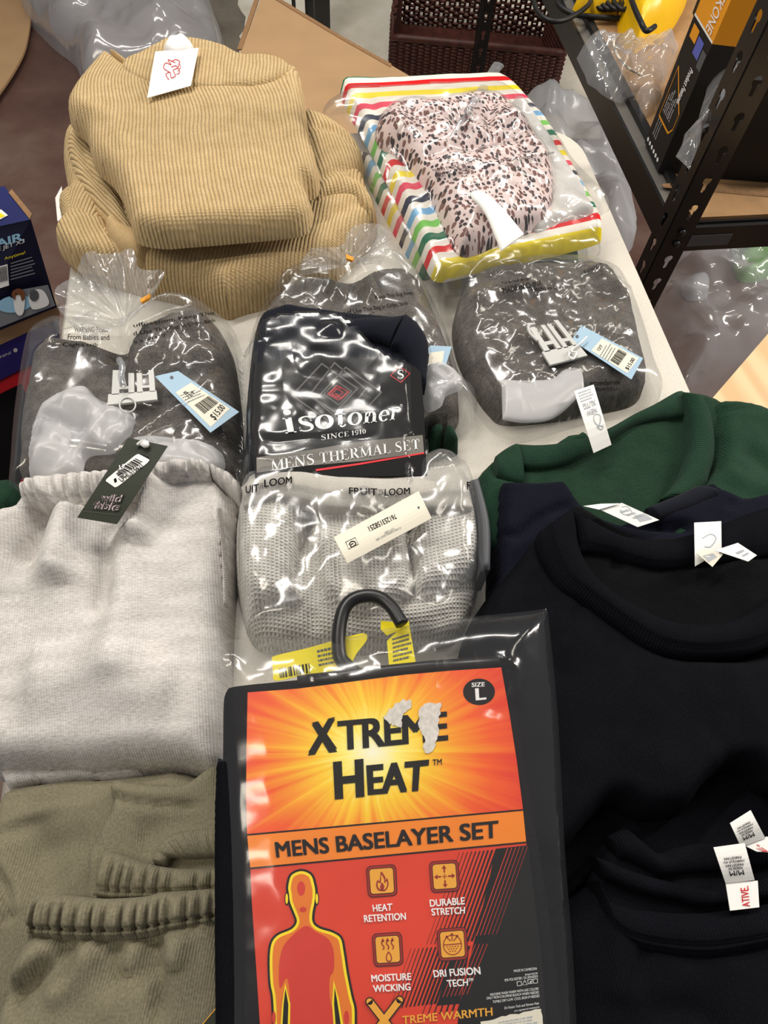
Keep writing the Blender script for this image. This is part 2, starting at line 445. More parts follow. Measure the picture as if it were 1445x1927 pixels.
# ------------------------------------------------------------------ materials (node based)
def lin(c): return tuple(((v / 255) / 12.92 if v / 255 <= .04045 else ((v / 255 + .055) / 1.055) ** 2.4) for v in c) + (1,)
class NT:
    def __init__(s, name):
        s.m = bpy.data.materials.new(name); s.m.use_nodes = True; s.t = s.m.node_tree; s.t.nodes.clear()
        s.out = s.n('ShaderNodeOutputMaterial')
    def n(s, typ, **kw):
        q = s.t.nodes.new(typ)
        for k, v in kw.items():
            if hasattr(q, k): setattr(q, k, v)
        return q
    def l(s, a, b): s.t.links.new(a, b)
    def set(s, node, key, val):
        if hasattr(val, 'links') or isinstance(val, bpy.types.NodeSocket): s.l(val, node.inputs[key])
        else: node.inputs[key].default_value = val
    def math(s, op, a, b=None, clamp=False):
        q = s.n('ShaderNodeMath', operation=op); q.use_clamp = clamp; s.set(q, 0, a)
        if b is not None: s.set(q, 1, b)
        return q.outputs[0]
    def uv(s): return s.n('ShaderNodeTexCoord').outputs['UV']
    def obj(s): return s.n('ShaderNodeTexCoord').outputs['Object']
    def noise(s, vec, scale, detail=3, rough=.5):
        q = s.n('ShaderNodeTexNoise'); s.l(vec, q.inputs['Vector']); q.inputs['Scale'].default_value = scale; q.inputs['Detail'].default_value = detail; q.inputs['Roughness'].default_value = rough
        return q.outputs['Fac']
    def ramp(s, fac, stops, interp='LINEAR'):
        q = s.n('ShaderNodeValToRGB'); q.color_ramp.interpolation = interp; e = q.color_ramp.elements
        while len(e) < len(stops): e.new(.5)
        for el, (p, c) in zip(e, stops): el.position = p; el.color = c
        s.l(fac, q.inputs[0]); return q.outputs['Color']
    def mix(s, f, a, b):
        q = s.n('ShaderNodeMix', data_type='RGBA'); s.set(q, 0, f)
        for k, v in ((6, a), (7, b)): s.set(q, k, v)
        return q.outputs[2]
    def bsdf(s, col, rough=.8, bump=None, bs=.3, bd=.001, sheen=0, spec=.3, metal=0, coat=0):
        b = s.n('ShaderNodeBsdfPrincipled'); s.set(b, 'Base Color', col); s.set(b, 'Roughness', rough); s.set(b, 'Metallic', metal)
        b.inputs['Specular IOR Level'].default_value = spec; b.inputs['Sheen Weight'].default_value = sheen; b.inputs['Coat Weight'].default_value = coat
        if bump is not None:
            q = s.n('ShaderNodeBump'); q.inputs['Strength'].default_value = bs; q.inputs['Distance'].default_value = bd; s.l(bump, q.inputs['Height']); s.l(q.outputs[0], b.inputs['Normal'])
        s.l(b.outputs[0], s.out.inputs[0]); return s.m
def plain(name, rgb, rough=.6, spec=.3, metal=0, coat=0, var=0.0, vscale=60):
    t = NT(name); c = lin(rgb)
    if var:
        f = t.noise(t.obj(), vscale, 4); c = t.ramp(f, [(.3, tuple(x * (1 - var) for x in c[:3]) + (1,)), (.7, tuple(min(1, x * (1 + var)) for x in c[:3]) + (1,))])
    return t.bsdf(c, rough, spec=spec, metal=metal, coat=coat)
def cloth(name, c1, c2, kind='knit', w=.0012, bs=.5, bd=.0008, fleck=900, fl2=60, sheen=.05, amt=.5, stretch=None, spec=.12):
    """woven / knitted cloth: heather colour flecks plus a thread relief driven by UVs in metres"""
    t = NT(name); uv = t.uv(); sp = t.n('ShaderNodeSeparateXYZ'); t.l(uv, sp.inputs[0]); u, v = sp.outputs[0], sp.outputs[1]
    vec = uv
    if stretch:
        mp = t.n('ShaderNodeMapping'); mp.inputs['Scale'].default_value = stretch; t.l(uv, mp.inputs[0]); vec = mp.outputs[0]
    f1 = t.noise(vec, fleck, 2); f2 = t.noise(vec, fl2, 3)
    f = t.math('ADD', t.math('MULTIPLY', f1, .6), t.math('MULTIPLY', f2, .4))
    col = t.ramp(f, [(.5 - .22 / max(amt, .05) * .5, lin(c1)), (.5 + .22 / max(amt, .05) * .5, lin(c2))])
    warp = t.math('MULTIPLY', t.math('SUBTRACT', t.noise(uv, 14, 2), .5), .006 if kind == 'rib' else .0015)
    uu = t.math('ADD', u, warp); k = 2 * math.pi / w
    if kind == 'rib':
        s1 = t.math('POWER', t.math('ABSOLUTE', t.math('SINE', t.math('MULTIPLY', uu, k / 2))), .6)
        s2 = t.math('MULTIPLY', t.math('SINE', t.math('MULTIPLY', v, 2 * math.pi / .003)), .06)
        h = t.math('ADD', t.math('ADD', s1, s2), t.math('MULTIPLY', f1, .35))
    elif kind == 'waffle':
        a = t.math('SINE', t.math('MULTIPLY', uu, k)); b = t.math('SINE', t.math('MULTIPLY', t.math('ADD', v, warp), k * 1.15))
        h = t.math('ADD', t.math('MAXIMUM', a, b), t.math('MULTIPLY', f1, .4))
    elif kind == 'fleece':
        h = t.math('ADD', t.noise(uv, 420, 4, .7), t.noise(uv, 130, 3))
    else:
        a = t.math('SINE', t.math('MULTIPLY', uu, k)); h = t.math('ADD', t.math('MULTIPLY', a, .5), f1)
    return t.bsdf(col, .92, h, bs, bd, sheen=sheen, spec=spec)
def film(name, haze=.03, rough=.1, gl=1.0, tint=(.985, .988, .99), bump=.5, bscale=30, hcol=(.9, .93, .97), cap=.22):
    """thin clear plastic: see-through with a mirror sheen, slight haze and long crinkles"""
    t = NT(name); o = t.obj()
    nz = t.n('ShaderNodeTexNoise'); nz.inputs['Scale'].default_value = bscale * .5; nz.inputs['Detail'].default_value = 2; t.l(o, nz.inputs['Vector'])
    sc_ = t.n('ShaderNodeVectorMath', operation='SCALE'); sc_.inputs['Scale'].default_value = .018; t.l(nz.outputs['Color'], sc_.inputs[0])
    ad = t.n('ShaderNodeVectorMath', operation='ADD'); t.l(o, ad.inputs[0]); t.l(sc_.outputs[0], ad.inputs[1])
    def ridge(scale, rot, stretch, pw):
        mp = t.n('ShaderNodeMapping'); mp.inputs['Scale'].default_value = (1, stretch, .7); mp.inputs['Rotation'].default_value = (0, 0, rot); t.l(ad.outputs[0], mp.inputs[0])
        n = t.noise(mp.outputs[0], scale, 1, .4)
        return t.math('POWER', t.math('SUBTRACT', 1.0, t.math('ABSOLUTE', t.math('MULTIPLY', t.math('SUBTRACT', n, .5), 3.0)), True), pw)
    mask = t.math('POWER', t.math('MULTIPLY', t.math('SUBTRACT', t.noise(o, bscale * .45, 2), .42), 3.2, True), 1.3)
    h = t.math('ADD', ridge(bscale * .7, .6, .3, 11), t.math('MULTIPLY', ridge(bscale * .55, -.7, .25, 12), .9))
    h = t.math('ADD', h, t.math('MULTIPLY', ridge(bscale * 1.6, 1.6, .4, 6), .25))
    h = t.math('ADD', t.math('MULTIPLY', h, mask), t.math('MULTIPLY', t.noise(o, bscale * .5, 2), .8))
    bp = t.n('ShaderNodeBump'); bp.inputs['Strength'].default_value = bump; bp.inputs['Distance'].default_value = .006; t.l(h, bp.inputs['Height'])
    fr = t.n('ShaderNodeFresnel'); fr.inputs['IOR'].default_value = 1.5
    fac = t.math('MINIMUM', t.math('MULTIPLY', fr.outputs[0], gl), cap)
    tr = t.n('ShaderNodeBsdfTransparent'); tr.inputs[0].default_value = tint + (1,)
    gs = t.n('ShaderNodeBsdfGlossy'); gs.inputs['Roughness'].default_value = rough; t.l(bp.outputs[0], gs.inputs['Normal'])
    df = t.n('ShaderNodeBsdfDiffuse'); df.inputs[0].default_value = hcol + (1,); t.l(bp.outputs[0], df.inputs['Normal'])
    tl = t.n('ShaderNodeBsdfTranslucent'); tl.inputs[0].default_value = hcol + (1,)
    m0 = t.n('ShaderNodeMixShader'); m0.inputs[0].default_value = .4; t.l(df.outputs[0], m0.inputs[1]); t.l(tl.outputs[0], m0.inputs[2])
    m1 = t.n('ShaderNodeMixShader'); m1.inputs[0].default_value = haze; t.l(tr.outputs[0], m1.inputs[1]); t.l(m0.outputs[0], m1.inputs[2])
    m2 = t.n('ShaderNodeMixShader'); t.l(fac, m2.inputs[0]); t.l(m1.outputs[0], m2.inputs[1]); t.l(gs.outputs[0], m2.inputs[2])
    t.l(m2.outputs[0], t.out.inputs[0]); return t.m
def stripes_mat():
    t = NT('striped_jersey'); sp = t.n('ShaderNodeSeparateXYZ'); t.l(t.uv(), sp.inputs[0])
    W_, R, Y, P_, N, B, G, D = [lin(c) for c in ((236, 230, 218), (214, 28, 32), (240, 218, 40), (226, 70, 96), (38, 44, 66), (112, 172, 214), (120, 196, 84), (22, 112, 80))]
    seq = [D, W_, R, W_, Y, W_, P_, W_, N, W_, B, W_, G, W_]
    fr = t.math('FRACT', sp.outputs[1])
    col = t.ramp(fr, [(i / len(seq), c) for i, c in enumerate(seq)], 'CONSTANT')
    return t.bsdf(col, .85, t.noise(t.obj(), 700, 2), .2, .0005, spec=.15)
def leopard_mat():
    t = NT('leopard_print'); o = t.uv()
    ad = t.n('ShaderNodeVectorMath', operation='ADD'); t.l(o, ad.inputs[0]); nz = t.n('ShaderNodeTexNoise'); nz.inputs['Scale'].default_value = 45; t.l(o, nz.inputs['Vector'])
    s_ = t.n('ShaderNodeVectorMath', operation='SCALE'); s_.inputs['Scale'].default_value = .007; t.l(nz.outputs['Color'], s_.inputs[0]); t.l(s_.outputs[0], ad.inputs[1])
    mp = t.n('ShaderNodeMapping'); mp.inputs['Scale'].default_value = (1.15, .8, 1); t.l(ad.outputs[0], mp.inputs[0])
    v = t.n('ShaderNodeTexVoronoi', feature='F1'); v.inputs['Scale'].default_value = 165; t.l(mp.outputs[0], v.inputs['Vector'])
    d = v.outputs['Distance']; n = t.noise(o, 160, 2)
    k = t.math('ADD', d, t.math('MULTIPLY', t.math('SUBTRACT', n, .5), .5))
    sp = t.n('ShaderNodeSeparateColor'); t.l(v.outputs['Color'], sp.inputs[0])
    dark = t.mix(t.math('GREATER_THAN', sp.outputs[0], .5), lin((62, 52, 54)), lin((132, 96, 90)))
    col = t.mix(t.math('LESS_THAN', k, .45), lin((236, 216, 212)), dark)
    return t.bsdf(col, .85, t.noise(o, 500, 2), .2, .0005, spec=.15)
def burst_mat(cx, cy):
    """orange heat burst printed on the card (UV = photo pixel / 1000)"""
    t = NT('heat_burst_print'); sp = t.n('ShaderNodeSeparateXYZ'); t.l(t.uv(), sp.inputs[0])
    x = t.math('SUBTRACT', sp.outputs[0], cx); y = t.math('MULTIPLY', t.math('SUBTRACT', sp.outputs[1], cy), 1.12)
    r = t.math('SQRT', t.math('ADD', t.math('MULTIPLY', x, x), t.math('MULTIPLY', y, y)))
    a = t.math('ARCTAN2', y, x); nz = t.n('ShaderNodeTexNoise', noise_dimensions='1D'); nz.inputs['Scale'].default_value = 9; nz.inputs['Detail'].default_value = 3; t.l(a, nz.inputs['W'])
    k = t.math('MULTIPLY', r, t.math('ADD', .55, t.math('MULTIPLY', nz.outputs['Fac'], .9)))
    col = t.ramp(k, [(0, lin((255, 252, 225))), (.05, lin((255, 240, 120))), (.10, lin((250, 205, 40))), (.16, lin((244, 150, 24))), (.23, lin((238, 92, 24))), (.30, lin((226, 58, 24)))])
    return t.bsdf(col, .4, spec=.4)
def wood(name, c1, c2, scale=3.0):
    t = NT(name); o = t.obj(); mp = t.n('ShaderNodeMapping'); mp.inputs['Scale'].default_value = (5, .8, 4); mp.inputs['Rotation'].default_value = (0, 0, .75); t.l(o, mp.inputs[0])
    w = t.n('ShaderNodeTexWave', wave_type='RINGS'); w.inputs['Scale'].default_value = scale; w.inputs['Distortion'].default_value = 4; w.inputs['Detail'].default_value = 3; t.l(mp.outputs[0], w.inputs['Vector'])
    return t.bsdf(t.ramp(w.outputs['Fac'], [(.1, lin(c1)), (.9, lin(c2))]), .5, spec=.3)
def speckle(name, base, spot, scale=700, thr=.66, rough=.45):
    t = NT(name); o = t.obj(); f = t.noise(o, scale, 2); g = t.noise(o, 7, 4)
    c = t.mix(t.ramp(f, [(thr - .03, (0, 0, 0, 1)), (thr + .03, (1, 1, 1, 1))]), t.ramp(g, [(.3, lin(tuple(v - 8 for v in base))), (.7, lin(base))]), lin(spot))
    return t.bsdf(c, rough, f, .1, .0006, spec=.35)
def concrete(name, stops, scale, rough, bs=.15, patch=None):
    t = NT(name); o = t.obj(); f = t.noise(o, scale, 8, .62); c = t.ramp(f, stops)
    g = t.noise(o, scale * 14, 4)
    return t.bsdf(c, t.math('ADD', rough, t.math('MULTIPLY', g, .25)), g, bs, .002, spec=.4)
m_table = speckle('speckled_white_plastic', (214, 208, 196), (158, 150, 138))
m_floor = concrete('stained_concrete', [(.3, lin((70, 49, 43))), (.5, lin((98, 72, 64))), (.7, lin((124, 104, 92)))], 1.7, .3)
m_paint = concrete('white_floor_paint', [(.3, lin((206, 196, 176))), (.65, lin((232, 226, 210))), (.8, lin((170, 160, 145)))], 5, .5)
m_greyc = concrete('grey_concrete', [(.3, lin((96, 88, 78))), (.7, lin((138, 130, 116)))], 4, .5)
m_wall = plain('wall_paint', (196, 192, 182), .8, var=.05, vscale=3)
m_beige = cloth('beige_rib_knit', (182, 153, 106), (216, 190, 144), 'rib', .0048, .9, .0024, 500, 60)
m_beigeband = cloth('beige_band_knit', (178, 148, 104), (206, 178, 132), 'knit', .002, .5, .0008, 500, 60)
m_heather = cloth('oatmeal_heather_fleece', (178, 173, 168), (221, 217, 213), 'knit', .0022, .35, .0006, 420, 34, amt=.75, stretch=(.55, 2.2, 1))
m_olive = cloth('olive_washed_fleece', (102, 97, 79), (138, 131, 109), 'knit', .0019, .45, .0006, 500, 16, amt=.5)
m_green = cloth('dark_green_fleece', (21, 44, 31), (36, 66, 48), 'knit', .0022, .4, .0006, 500, 40)
m_greenrib = cloth('dark_green_rib', (22, 48, 34), (36, 66, 48), 'rib', .0026, .7, .0012, 500, 40)
m_greenin = cloth('dark_green_brushed_inside', (21, 42, 30), (36, 62, 44), 'fleece', .002, .5, .0015, 500, 40)
m_navy = cloth('navy_fleece', (13, 14, 24), (22, 24, 36), 'knit', .0022, .4, .0006, 500, 40, sheen=.01, spec=.08)
m_black = cloth('black_fleece', (9, 9, 13), (18, 18, 23), 'knit', .0022, .4, .0006, 500, 40, sheen=0, spec=.06)
m_blackrib = cloth('black_rib', (9, 9, 13), (18, 18, 24), 'rib', .0026, .6, .0012, 500, 40, sheen=0, spec=.06)
m_blackin = cloth('black_brushed_inside', (7, 8, 9), (17, 17, 19), 'fleece', .002, .5, .0015, 500, 40, sheen=.02, spec=.06)
m_sherpa = cloth('charcoal_sherpa_fleece', (74, 69, 64), (122, 115, 107), 'fleece', .002, .7, .0025, 600, 110, amt=.8)
m_navyrib = cloth('navy_rib_knit', (14, 17, 26), (26, 30, 42), 'rib', .0036, .8, .0014, 500, 40)
m_navyplain = cloth('navy_band_knit', (14, 16, 25), (24, 27, 38), 'knit', .002, .3, .0006, 500, 40)
m_waffle = cloth('grey_waffle_knit', (190, 186, 178), (238, 234, 226), 'waffle', .0038, .7, .0014, 700, 60, amt=.8)
m_wband = cloth('grey_elastic', (172, 168, 160), (204, 199, 190), 'knit', .0016, .4, .0006, 700, 60)
m_stripe = stripes_mat(); m_leo = leopard_mat()
m_pink = cloth('pale_pink_jersey', (222, 190, 182), (238, 212, 204), 'knit', .002, .3, .0005)
m_white = plain('white_tag', (238, 237, 232), .55); m_cream = plain('cream_sticker', (228, 222, 204), .5); m_ltgrey = plain('pale_grey_print', (176, 180, 186), .6)
m_ink = plain('black_ink', (18, 17, 18), .75, .1); m_inkw = plain('white_ink', (240, 240, 238), .5); m_red = plain('red_ink', (206, 30, 42), .5); m_pinkink = plain('rose_ink', (186, 84, 92), .6)
m_bluetag = plain('pale_blue_tag', (160, 188, 208), .5); m_bluetag2 = plain('blue_grey_print', (176, 192, 204), .6)
m_darktag = plain('dark_olive_tag', (50, 54, 44), .6, .2); m_tagpink = plain('dusty_pink_ink', (236, 208, 216), .5)
m_cardblk = plain('black_card', (13, 12, 12), .6, .15); m_cardgrey = plain('grey_band', (104, 100, 92), .4); m_cardline = plain('dark_grey_print', (76, 72, 68), .4)
m_burst = burst_mat(.692, 1.418); m_cardred = plain('red_print', (218, 58, 30), .4, .4, var=.06, vscale=9); m_cardor = plain('orange_print', (240, 132, 24), .4, .4, var=.05, vscale=12)
m_yel = plain('yellow_print', (248, 222, 20), .4, .4); m_orng = plain('amber_print', (226, 118, 24), .4, .4); m_gold = plain('gold_print', (236, 168, 52), .35, .5)
m_skinred = plain('deep_red_print', (206, 52, 36), .4, .4); m_dred = plain('dark_red_print', (150, 34, 28), .4)
m_torn = plain('torn_paper', (214, 210, 204), .9, var=.15, vscale=300)
m_hanger = plain('black_hanger_plastic', (24, 24, 25), .35, .5); m_yellowtag = plain('yellow_sticker', (226, 208, 20), .45)
m_clip = plain('frosted_clip_plastic', (196, 196, 192), .3, .5); m_orangeclip = plain('orange_tape', (222, 146, 30), .5)
m_tissue = film('white_tissue', .62, .3, .9, bump=.5, bscale=20, hcol=(.98, .98, .99))
m_film = film('clear_polybag', .035, .16, 1.7, bump=.34, bscale=20)
m_filmflat = film('clear_flat_polybag', .03, .12, 1.1, bump=.16, bscale=14)
m_filmtight = film('clear_shrink_film', .008, .14, 1.2, bump=.2, bscale=18)
m_filmgather = film('gathered_polybag', .22, .1, 2.2, bump=.7, bscale=30, cap=.3)
m_filmfloor = film('floor_polybag', .30, .14, 2.2, bump=.9, bscale=9, cap=.3, hcol=(.95, .96, .98))
m_filmwhite = film('milky_polybag', .48, .14, 2.2, bump=.9, bscale=9, cap=.3, hcol=(.95, .95, .98))
m_filmhazy = film('frosted_polybag', .6, .25, .9, bump=.8, bscale=9, hcol=(.9, .93, .97))
m_steel = plain('black_powder_coat', (20, 20, 21), .38, .5, var=.15, vscale=30); m_flange = plain('grey_edge_metal', (120, 116, 110), .35, .5, .3)
m_mdf = plain('brown_fibreboard', (150, 116, 78), .7, var=.12, vscale=25); m_cardb = plain('kraft_cardboard', (176, 142, 104), .75, var=.05, vscale=12); m_cardbe = plain('cardboard_edge', (146, 112, 78), .85, var=.15, vscale=200)
m_wick = plain('brown_wicker', (74, 38, 30), .5, .4, var=.35, vscale=50)
m_toolyel = plain('yellow_tool_plastic', (240, 190, 10), .35, .5); m_rubber = plain('black_rubber', (18, 18, 18), .5, .4); m_boxblk = plain('black_box_card', (24, 23, 23), .5, .35); m_boxor = plain('orange_box_card', (240, 160, 30), .45, .4)
m_blue = plain('royal_blue_card', (34, 40, 96), .4, .4, var=.12, vscale=9); m_bluedk = plain('dark_blue_card', (26, 28, 58), .4, .4, var=.15, vscale=9); m_sky = plain('pale_blue_print', (150, 196, 226), .4); m_greyp = plain('grey_print', (120, 122, 128), .5)
m_purple = plain('violet_blue_card', (54, 48, 132), .45); m_redbox = plain('red_card', (196, 24, 36), .5); m_brownfur = plain('brown_print', (120, 72, 44), .6)
m_lining = plain('pale_grey_lining', (206, 203, 198), .85, .1, var=.05, vscale=40)
m_pine = wood('pale_pine', (208, 172, 126), (224, 192, 148)); m_grass = plain('green_packet', (96, 170, 60), .4, .5); m_deepgreen = plain('deep_green_packet', (30, 110, 60), .4, .5)  # two plain greens, one for each green packet
m_periwinkle = plain('periwinkle_print', (96, 104, 190), .5); m_slate = plain('slate_print', (86, 88, 92), .5); m_string = plain('white_string', (214, 206, 188), .8)
m_pinkpl = plain('pink_plastic', (224, 130, 140), .5)
# ------------------------------------------------------------------ setting
o = MB().box((-3.2, -1.6, -.05), (3.6, 4.4, 0), m_floor).build('floor'); mark(o, kind='structure')
o = MB().box((-3.2, 4.4, 0), (3.6, 4.5, 2.7), m_wall).build('wall_back'); mark(o, kind='structure')
def foot(px, z): return PZ(px, z)
def column(mb, px, z, z0, z1, mat):
    w = PZ(px, z); a = w.copy(); a[:, 2] = z0; b = w.copy(); b[:, 2] = z1
    ar = sum(w[i, 0] * w[(i + 1) % len(w), 1] - w[(i + 1) % len(w), 0] * w[i, 1] for i in range(len(w)))
    if ar < 0: a, b = a[::-1], b[::-1]
    return mb.hull(a, b, mat)
# painted patch of floor with a ragged edge, bare grey concrete beside it
r = random.Random(4); rag = [(455 + r.uniform(-9, 9), y) for y in range(-40, 110, 12)]
mb = MB(); mb.poly(PZ([(905, -60), (455, -60)][:2] + rag + [(470, 260), (1130, 260), (1100, -60)], .004), m_paint, thick=.0035); mark(mb.build('trim_1'), kind='structure')
mb = MB(); mb.poly(PZ([(330, -60), (455, -60)] + [(x + 16, y) for x, y in rag] + [(470, 150), (300, 150), (392, 60)], .002), m_greyc, thick=.0015); mark(mb.build('trim_2'), kind='structure')
# ------------------------------------------------------------------ folding table
tb = thing('folding_table', 'white speckled plastic folding table under the clothes', 'table', (700, 900), 0)
x0, x1, y0, y1 = -.2875, .480, -.17, 1.05
rc = .075; pts = []
for cx, cy, a in ((x1 - rc, y1 - rc, 0), (x0 + rc, y1 - rc, 90), (x0 + rc, y0 + rc, 180), (x1 - rc, y0 + rc, 270)):
    for k in range(9):
        t = math.radians(a + k * 90 / 8); pts.append((cx + rc * math.cos(t), cy + rc * math.sin(t)))
pts = np.array(pts); c = pts.mean(0); ins = c + (pts - c) * .988
lay = [np.c_[pts, np.full(len(pts), T - .045)], np.c_[pts, np.full(len(pts), T - .006)], np.c_[ins, np.full(len(pts), T)]]
mb = MB(); mb.hull(lay[0], lay[1], m_table, False); mb.hull(lay[1], lay[2], m_table, False)
mb.add(lay[2], [tuple(range(len(pts)))], m_table, smooth=False); mb.add(lay[0], [tuple(range(len(pts) - 1, -1, -1))], m_table, smooth=False)
mb.build('tabletop', tb)
for lx in (x0 + .1, x1 - .1):
    for ly in (y0 + .2, y1 - .2): MB().tube([(lx, ly, 0), (lx, ly, T - .04)], .014, m_steel, 10).build('leg', tb)
# ------------------------------------------------------------------ metal rack on the right
ZS = .65
p = PZ([(1262, 425)], ZS)[0]; PXx, PYy = p[0], p[1]
bk = PZ([(1050, 62)], ZS)[0]; YB = 2.27
rk = thing('storage_rack', 'black steel keyhole-post rack with a brown board shelf beside the table', 'rack', (1262, 425), 0); rk.location.z = 0; WL[rk.name][2] = 0
def keyplate(mb, org, ux, z0, z1, width, mat, th=.0022, pitch=.05, ph=.01):
    """upright steel flange with teardrop slots"""
    ux = np.array(ux); nrm = np.cross(ux, [0, 0, 1.]); loops = [[(0, z0), (width, z0), (width, z1), (0, z1)]]
    z = z0 + ph
    while z < z1 - .03:
        c = width * .55; hole = [(c + .0075 * math.cos(t), z + .022 + .0075 * math.sin(t)) for t in np.radians(np.linspace(-60, 240, 12))] + [(c - .0035, z + .004), (c - .0015, z + .001), (c + .0015, z + .001), (c + .0035, z + .004)]
        loops.append(hole); z += pitch
    flat = [q for l in loops for q in l]
    tri = tessellate_polygon([[Vector((a, b, 0)) for a, b in l] for l in loops])
    P0 = np.array([np.array(org) + ux * a + np.array([0, 0, b]) for a, b in flat]); n = len(flat)
    mb.add(np.r_[P0, P0 + nrm * th], [tuple(t) for t in tri] + [tuple(i + n for i in reversed(t)) for t in tri], mat, smooth=False)
    k = 0
    for l in loops:
        m = len(l); mb.add(np.r_[P0[k:k + m], P0[k:k + m] + nrm * th], [(i, (i + 1) % m, m + (i + 1) % m, m + i) for i in range(m)], mat, smooth=False); k += m
mb = MB(); keyplate(mb, (PXx, PYy, 0), (1, 0, 0), 0, 1.36, .045, m_steel); keyplate(mb, (PXx, PYy, 0), (0, 1, 0), 0, 1.36, .04, m_steel, -.0022, .05, .03)
mb.build('post', rk)
q = PZ([(872, 60)], .3)[0]
mb = MB(); keyplate(mb, (PXx, YB, 0), (1, 0, 0), 0, 1.36, .045, m_steel); keyplate(mb, (PXx, YB - .04, 0), (0, 1, 0), 0, 1.36, .04, m_steel); mb.build('post', rk)
X2 = PXx + .52
for yy in (PYy, YB):
    mb = MB(); keyplate(mb, (X2, yy, 0), (1, 0, 0), 0, 1.36, .04, m_steel); mb.build('post', rk)
mb = MB(); mb.box((PXx + .002, PYy + .03, ZS - .05), (PXx + .008, YB, ZS + .002), m_steel); mb.box((PXx + .03, PYy + .03, ZS - .004), (PXx + .044, YB, ZS + .012), m_steel)
b1 = mb.build('side_beam', rk); MB().box((PXx + .008, PYy + .03, ZS - .008), (PXx + .03, YB, ZS + .001), m_flange).build('top_flange', b1)
mb = MB(); mb.box((PXx + .02, PYy - .002, ZS - .052), (X2, PYy + .006, ZS - .005), m_steel); mb.box((PXx + .02, PYy + .006, ZS - .012), (X2, PYy + .03, ZS + .0), m_steel)
b2 = mb.build('front_beam', rk)
MB().box((PXx + .045, PYy - .0035, ZS - .042), (PXx + .12, PYy - .0025, ZS - .020), m_slate).build('grey_decal', b2)
MB().box((PXx + .04, PYy + .01, ZS - .004), (X2, YB, ZS + .006), m_mdf).build('shelf_board', rk)
for zz in (ZS - .012, ZS - .035):
    w = np.array([PXx + .024, PYy - .001, zz]); MB().tube([w, w + np.array([0, -.006, 0])], .006, m_steel, 10).build('rivet', rk)
ZB = ZS + .006
# tall cartons standing on the shelf
bx = thing('slim_carton', 'slim black and orange carton standing upright on the rack shelf', 'box', (1238, 323), ZB)
A, B, C_ = PZ([(1213, 268), (1238, 323), (1296, 330)], ZB); D_ = A + (C_ - B)
zo = rise(1 * 1213, 268, 0) if False else None
def vz(pb, py2): return rise(pb, ZB, py2)
z1 = vz((1213, 268), 28); ztop = 1.12
fp = np.array([A, B, C_, D_])
ar = sum(fp[i, 0] * fp[(i + 1) % 4, 1] - fp[(i + 1) % 4, 0] * fp[i, 1] for i in range(4))
if ar < 0: fp = fp[::-1]
def fz(z): q = fp.copy(); q[:, 2] = z; return q
MB().hull(fz(ZB), fz(z1), m_boxblk).build('lower_panel', bx)
MB().hull(fz(z1), fz(ztop), m_boxor).build('orange_sleeve', bx)
# prints on the face A-B
class Face:
    """flat upright face: (u 0..1 from A to B, v 0..1 from bottom to top)"""
    def __init__(s, A, B, z0, z1): s.A = A; s.B = B; s.z0 = z0; s.z1 = z1; d = B - A; s.n = np.array([d[1], -d[0], 0]); s.n /= np.linalg.norm(s.n); s.n *= np.sign(s.n @ (C0 - A))
    def at(s, uv, k=1):
        uv = np.atleast_2d(np.asarray(uv, float)); w = s.A + (s.B - s.A) * uv[:, :1]; w = w.copy(); w[:, 2] = s.z0 + (s.z1 - s.z0) * uv[:, 1]; return w + s.n * k * .0006
    def quad(s, mb, u0, v0, u1, v1, mat, k=1): mb.add(s.at([(u0, v0), (u1, v0), (u1, v1), (u0, v1)], k), [(0, 1, 2, 3)], mat, smooth=False)
    def shape(s, mb, pts, mat, k=1):
        t = tessellate_polygon([[Vector((a, b, 0)) for a, b in pts]]); mb.add(s.at(pts, k), [tuple(q) for q in t], mat, smooth=False)
    def text(s, mb, txt, q, mat, k=2, bold=0, geo=None):
        """q = TL TR BR BL in (u, v)"""
        v, f = geo if geo is not None else glyphs(txt, bold); lo, hi = v.min(0), v.max(0); uv = (v - lo) / (hi - lo); uv[:, 1] = 1 - uv[:, 1]
        mb.add(s.at(homog(q)(uv), k), f, mat, smooth=False)
F = Face(A, B, ZB, z1); mb = MB()
# the words run down the face: each line's reading direction points to the floor
def down(u0, u1, v0, v1): return [(u1, v1), (u1, v0), (u0, v0), (u0, v1)]
F.quad(mb, .12, .88, .42, .97, m_boxor); F.quad(mb, .46, .83, .74, .95, m_periwinkle); F.quad(mb, .78, .8, .98, .92, m_slate)
F.text(mb, 'Product Features', down(.62, .78, .50, .76), m_inkw, bold=.02)
hh = [(.2, .30), (.72, .30), (.84, .36), (.84, .48), (.2, .66)]
for i in range(6):
    L_ = (.60 if i % 2 else .66); F.text(mb, ('Adjustable fit', 'Soft lining', 'Quick release', 'Easy to clean', 'Washable', 'Two layers')[i], down(.24 + .075 * i, .29 + .075 * i, .34, .34 + .2 * (.7 + .3 * (i % 3) / 2)), m_inkw)
fr = [(.16, .28), (.78, .28), (.90, .34), (.90, .46), (.16, .67)]
for a, b in zip(fr, fr[1:] + fr[:1]):
    a, b = np.array(a), np.array(b); d = (b - a) / np.linalg.norm(b - a); nn = np.array([-d[1], d[0]]) * .008; F.shape(mb, [a + nn, b + nn, b - nn, a - nn], m_boxor, 1)
for i in range(3): F.text(mb, 'Keep in a dry place out of sunlight', down(.2 + .09 * i, .25 + .09 * i, .13, .27), m_inkw)
for i in range(6): F.shape(mb, [(.1 + .14 * i + .05 * math.cos(t), .055 + .018 * math.sin(t)) for t in np.linspace(0, 6.28, 7)[:-1]], m_inkw)
mb.build('panel_print', bx)
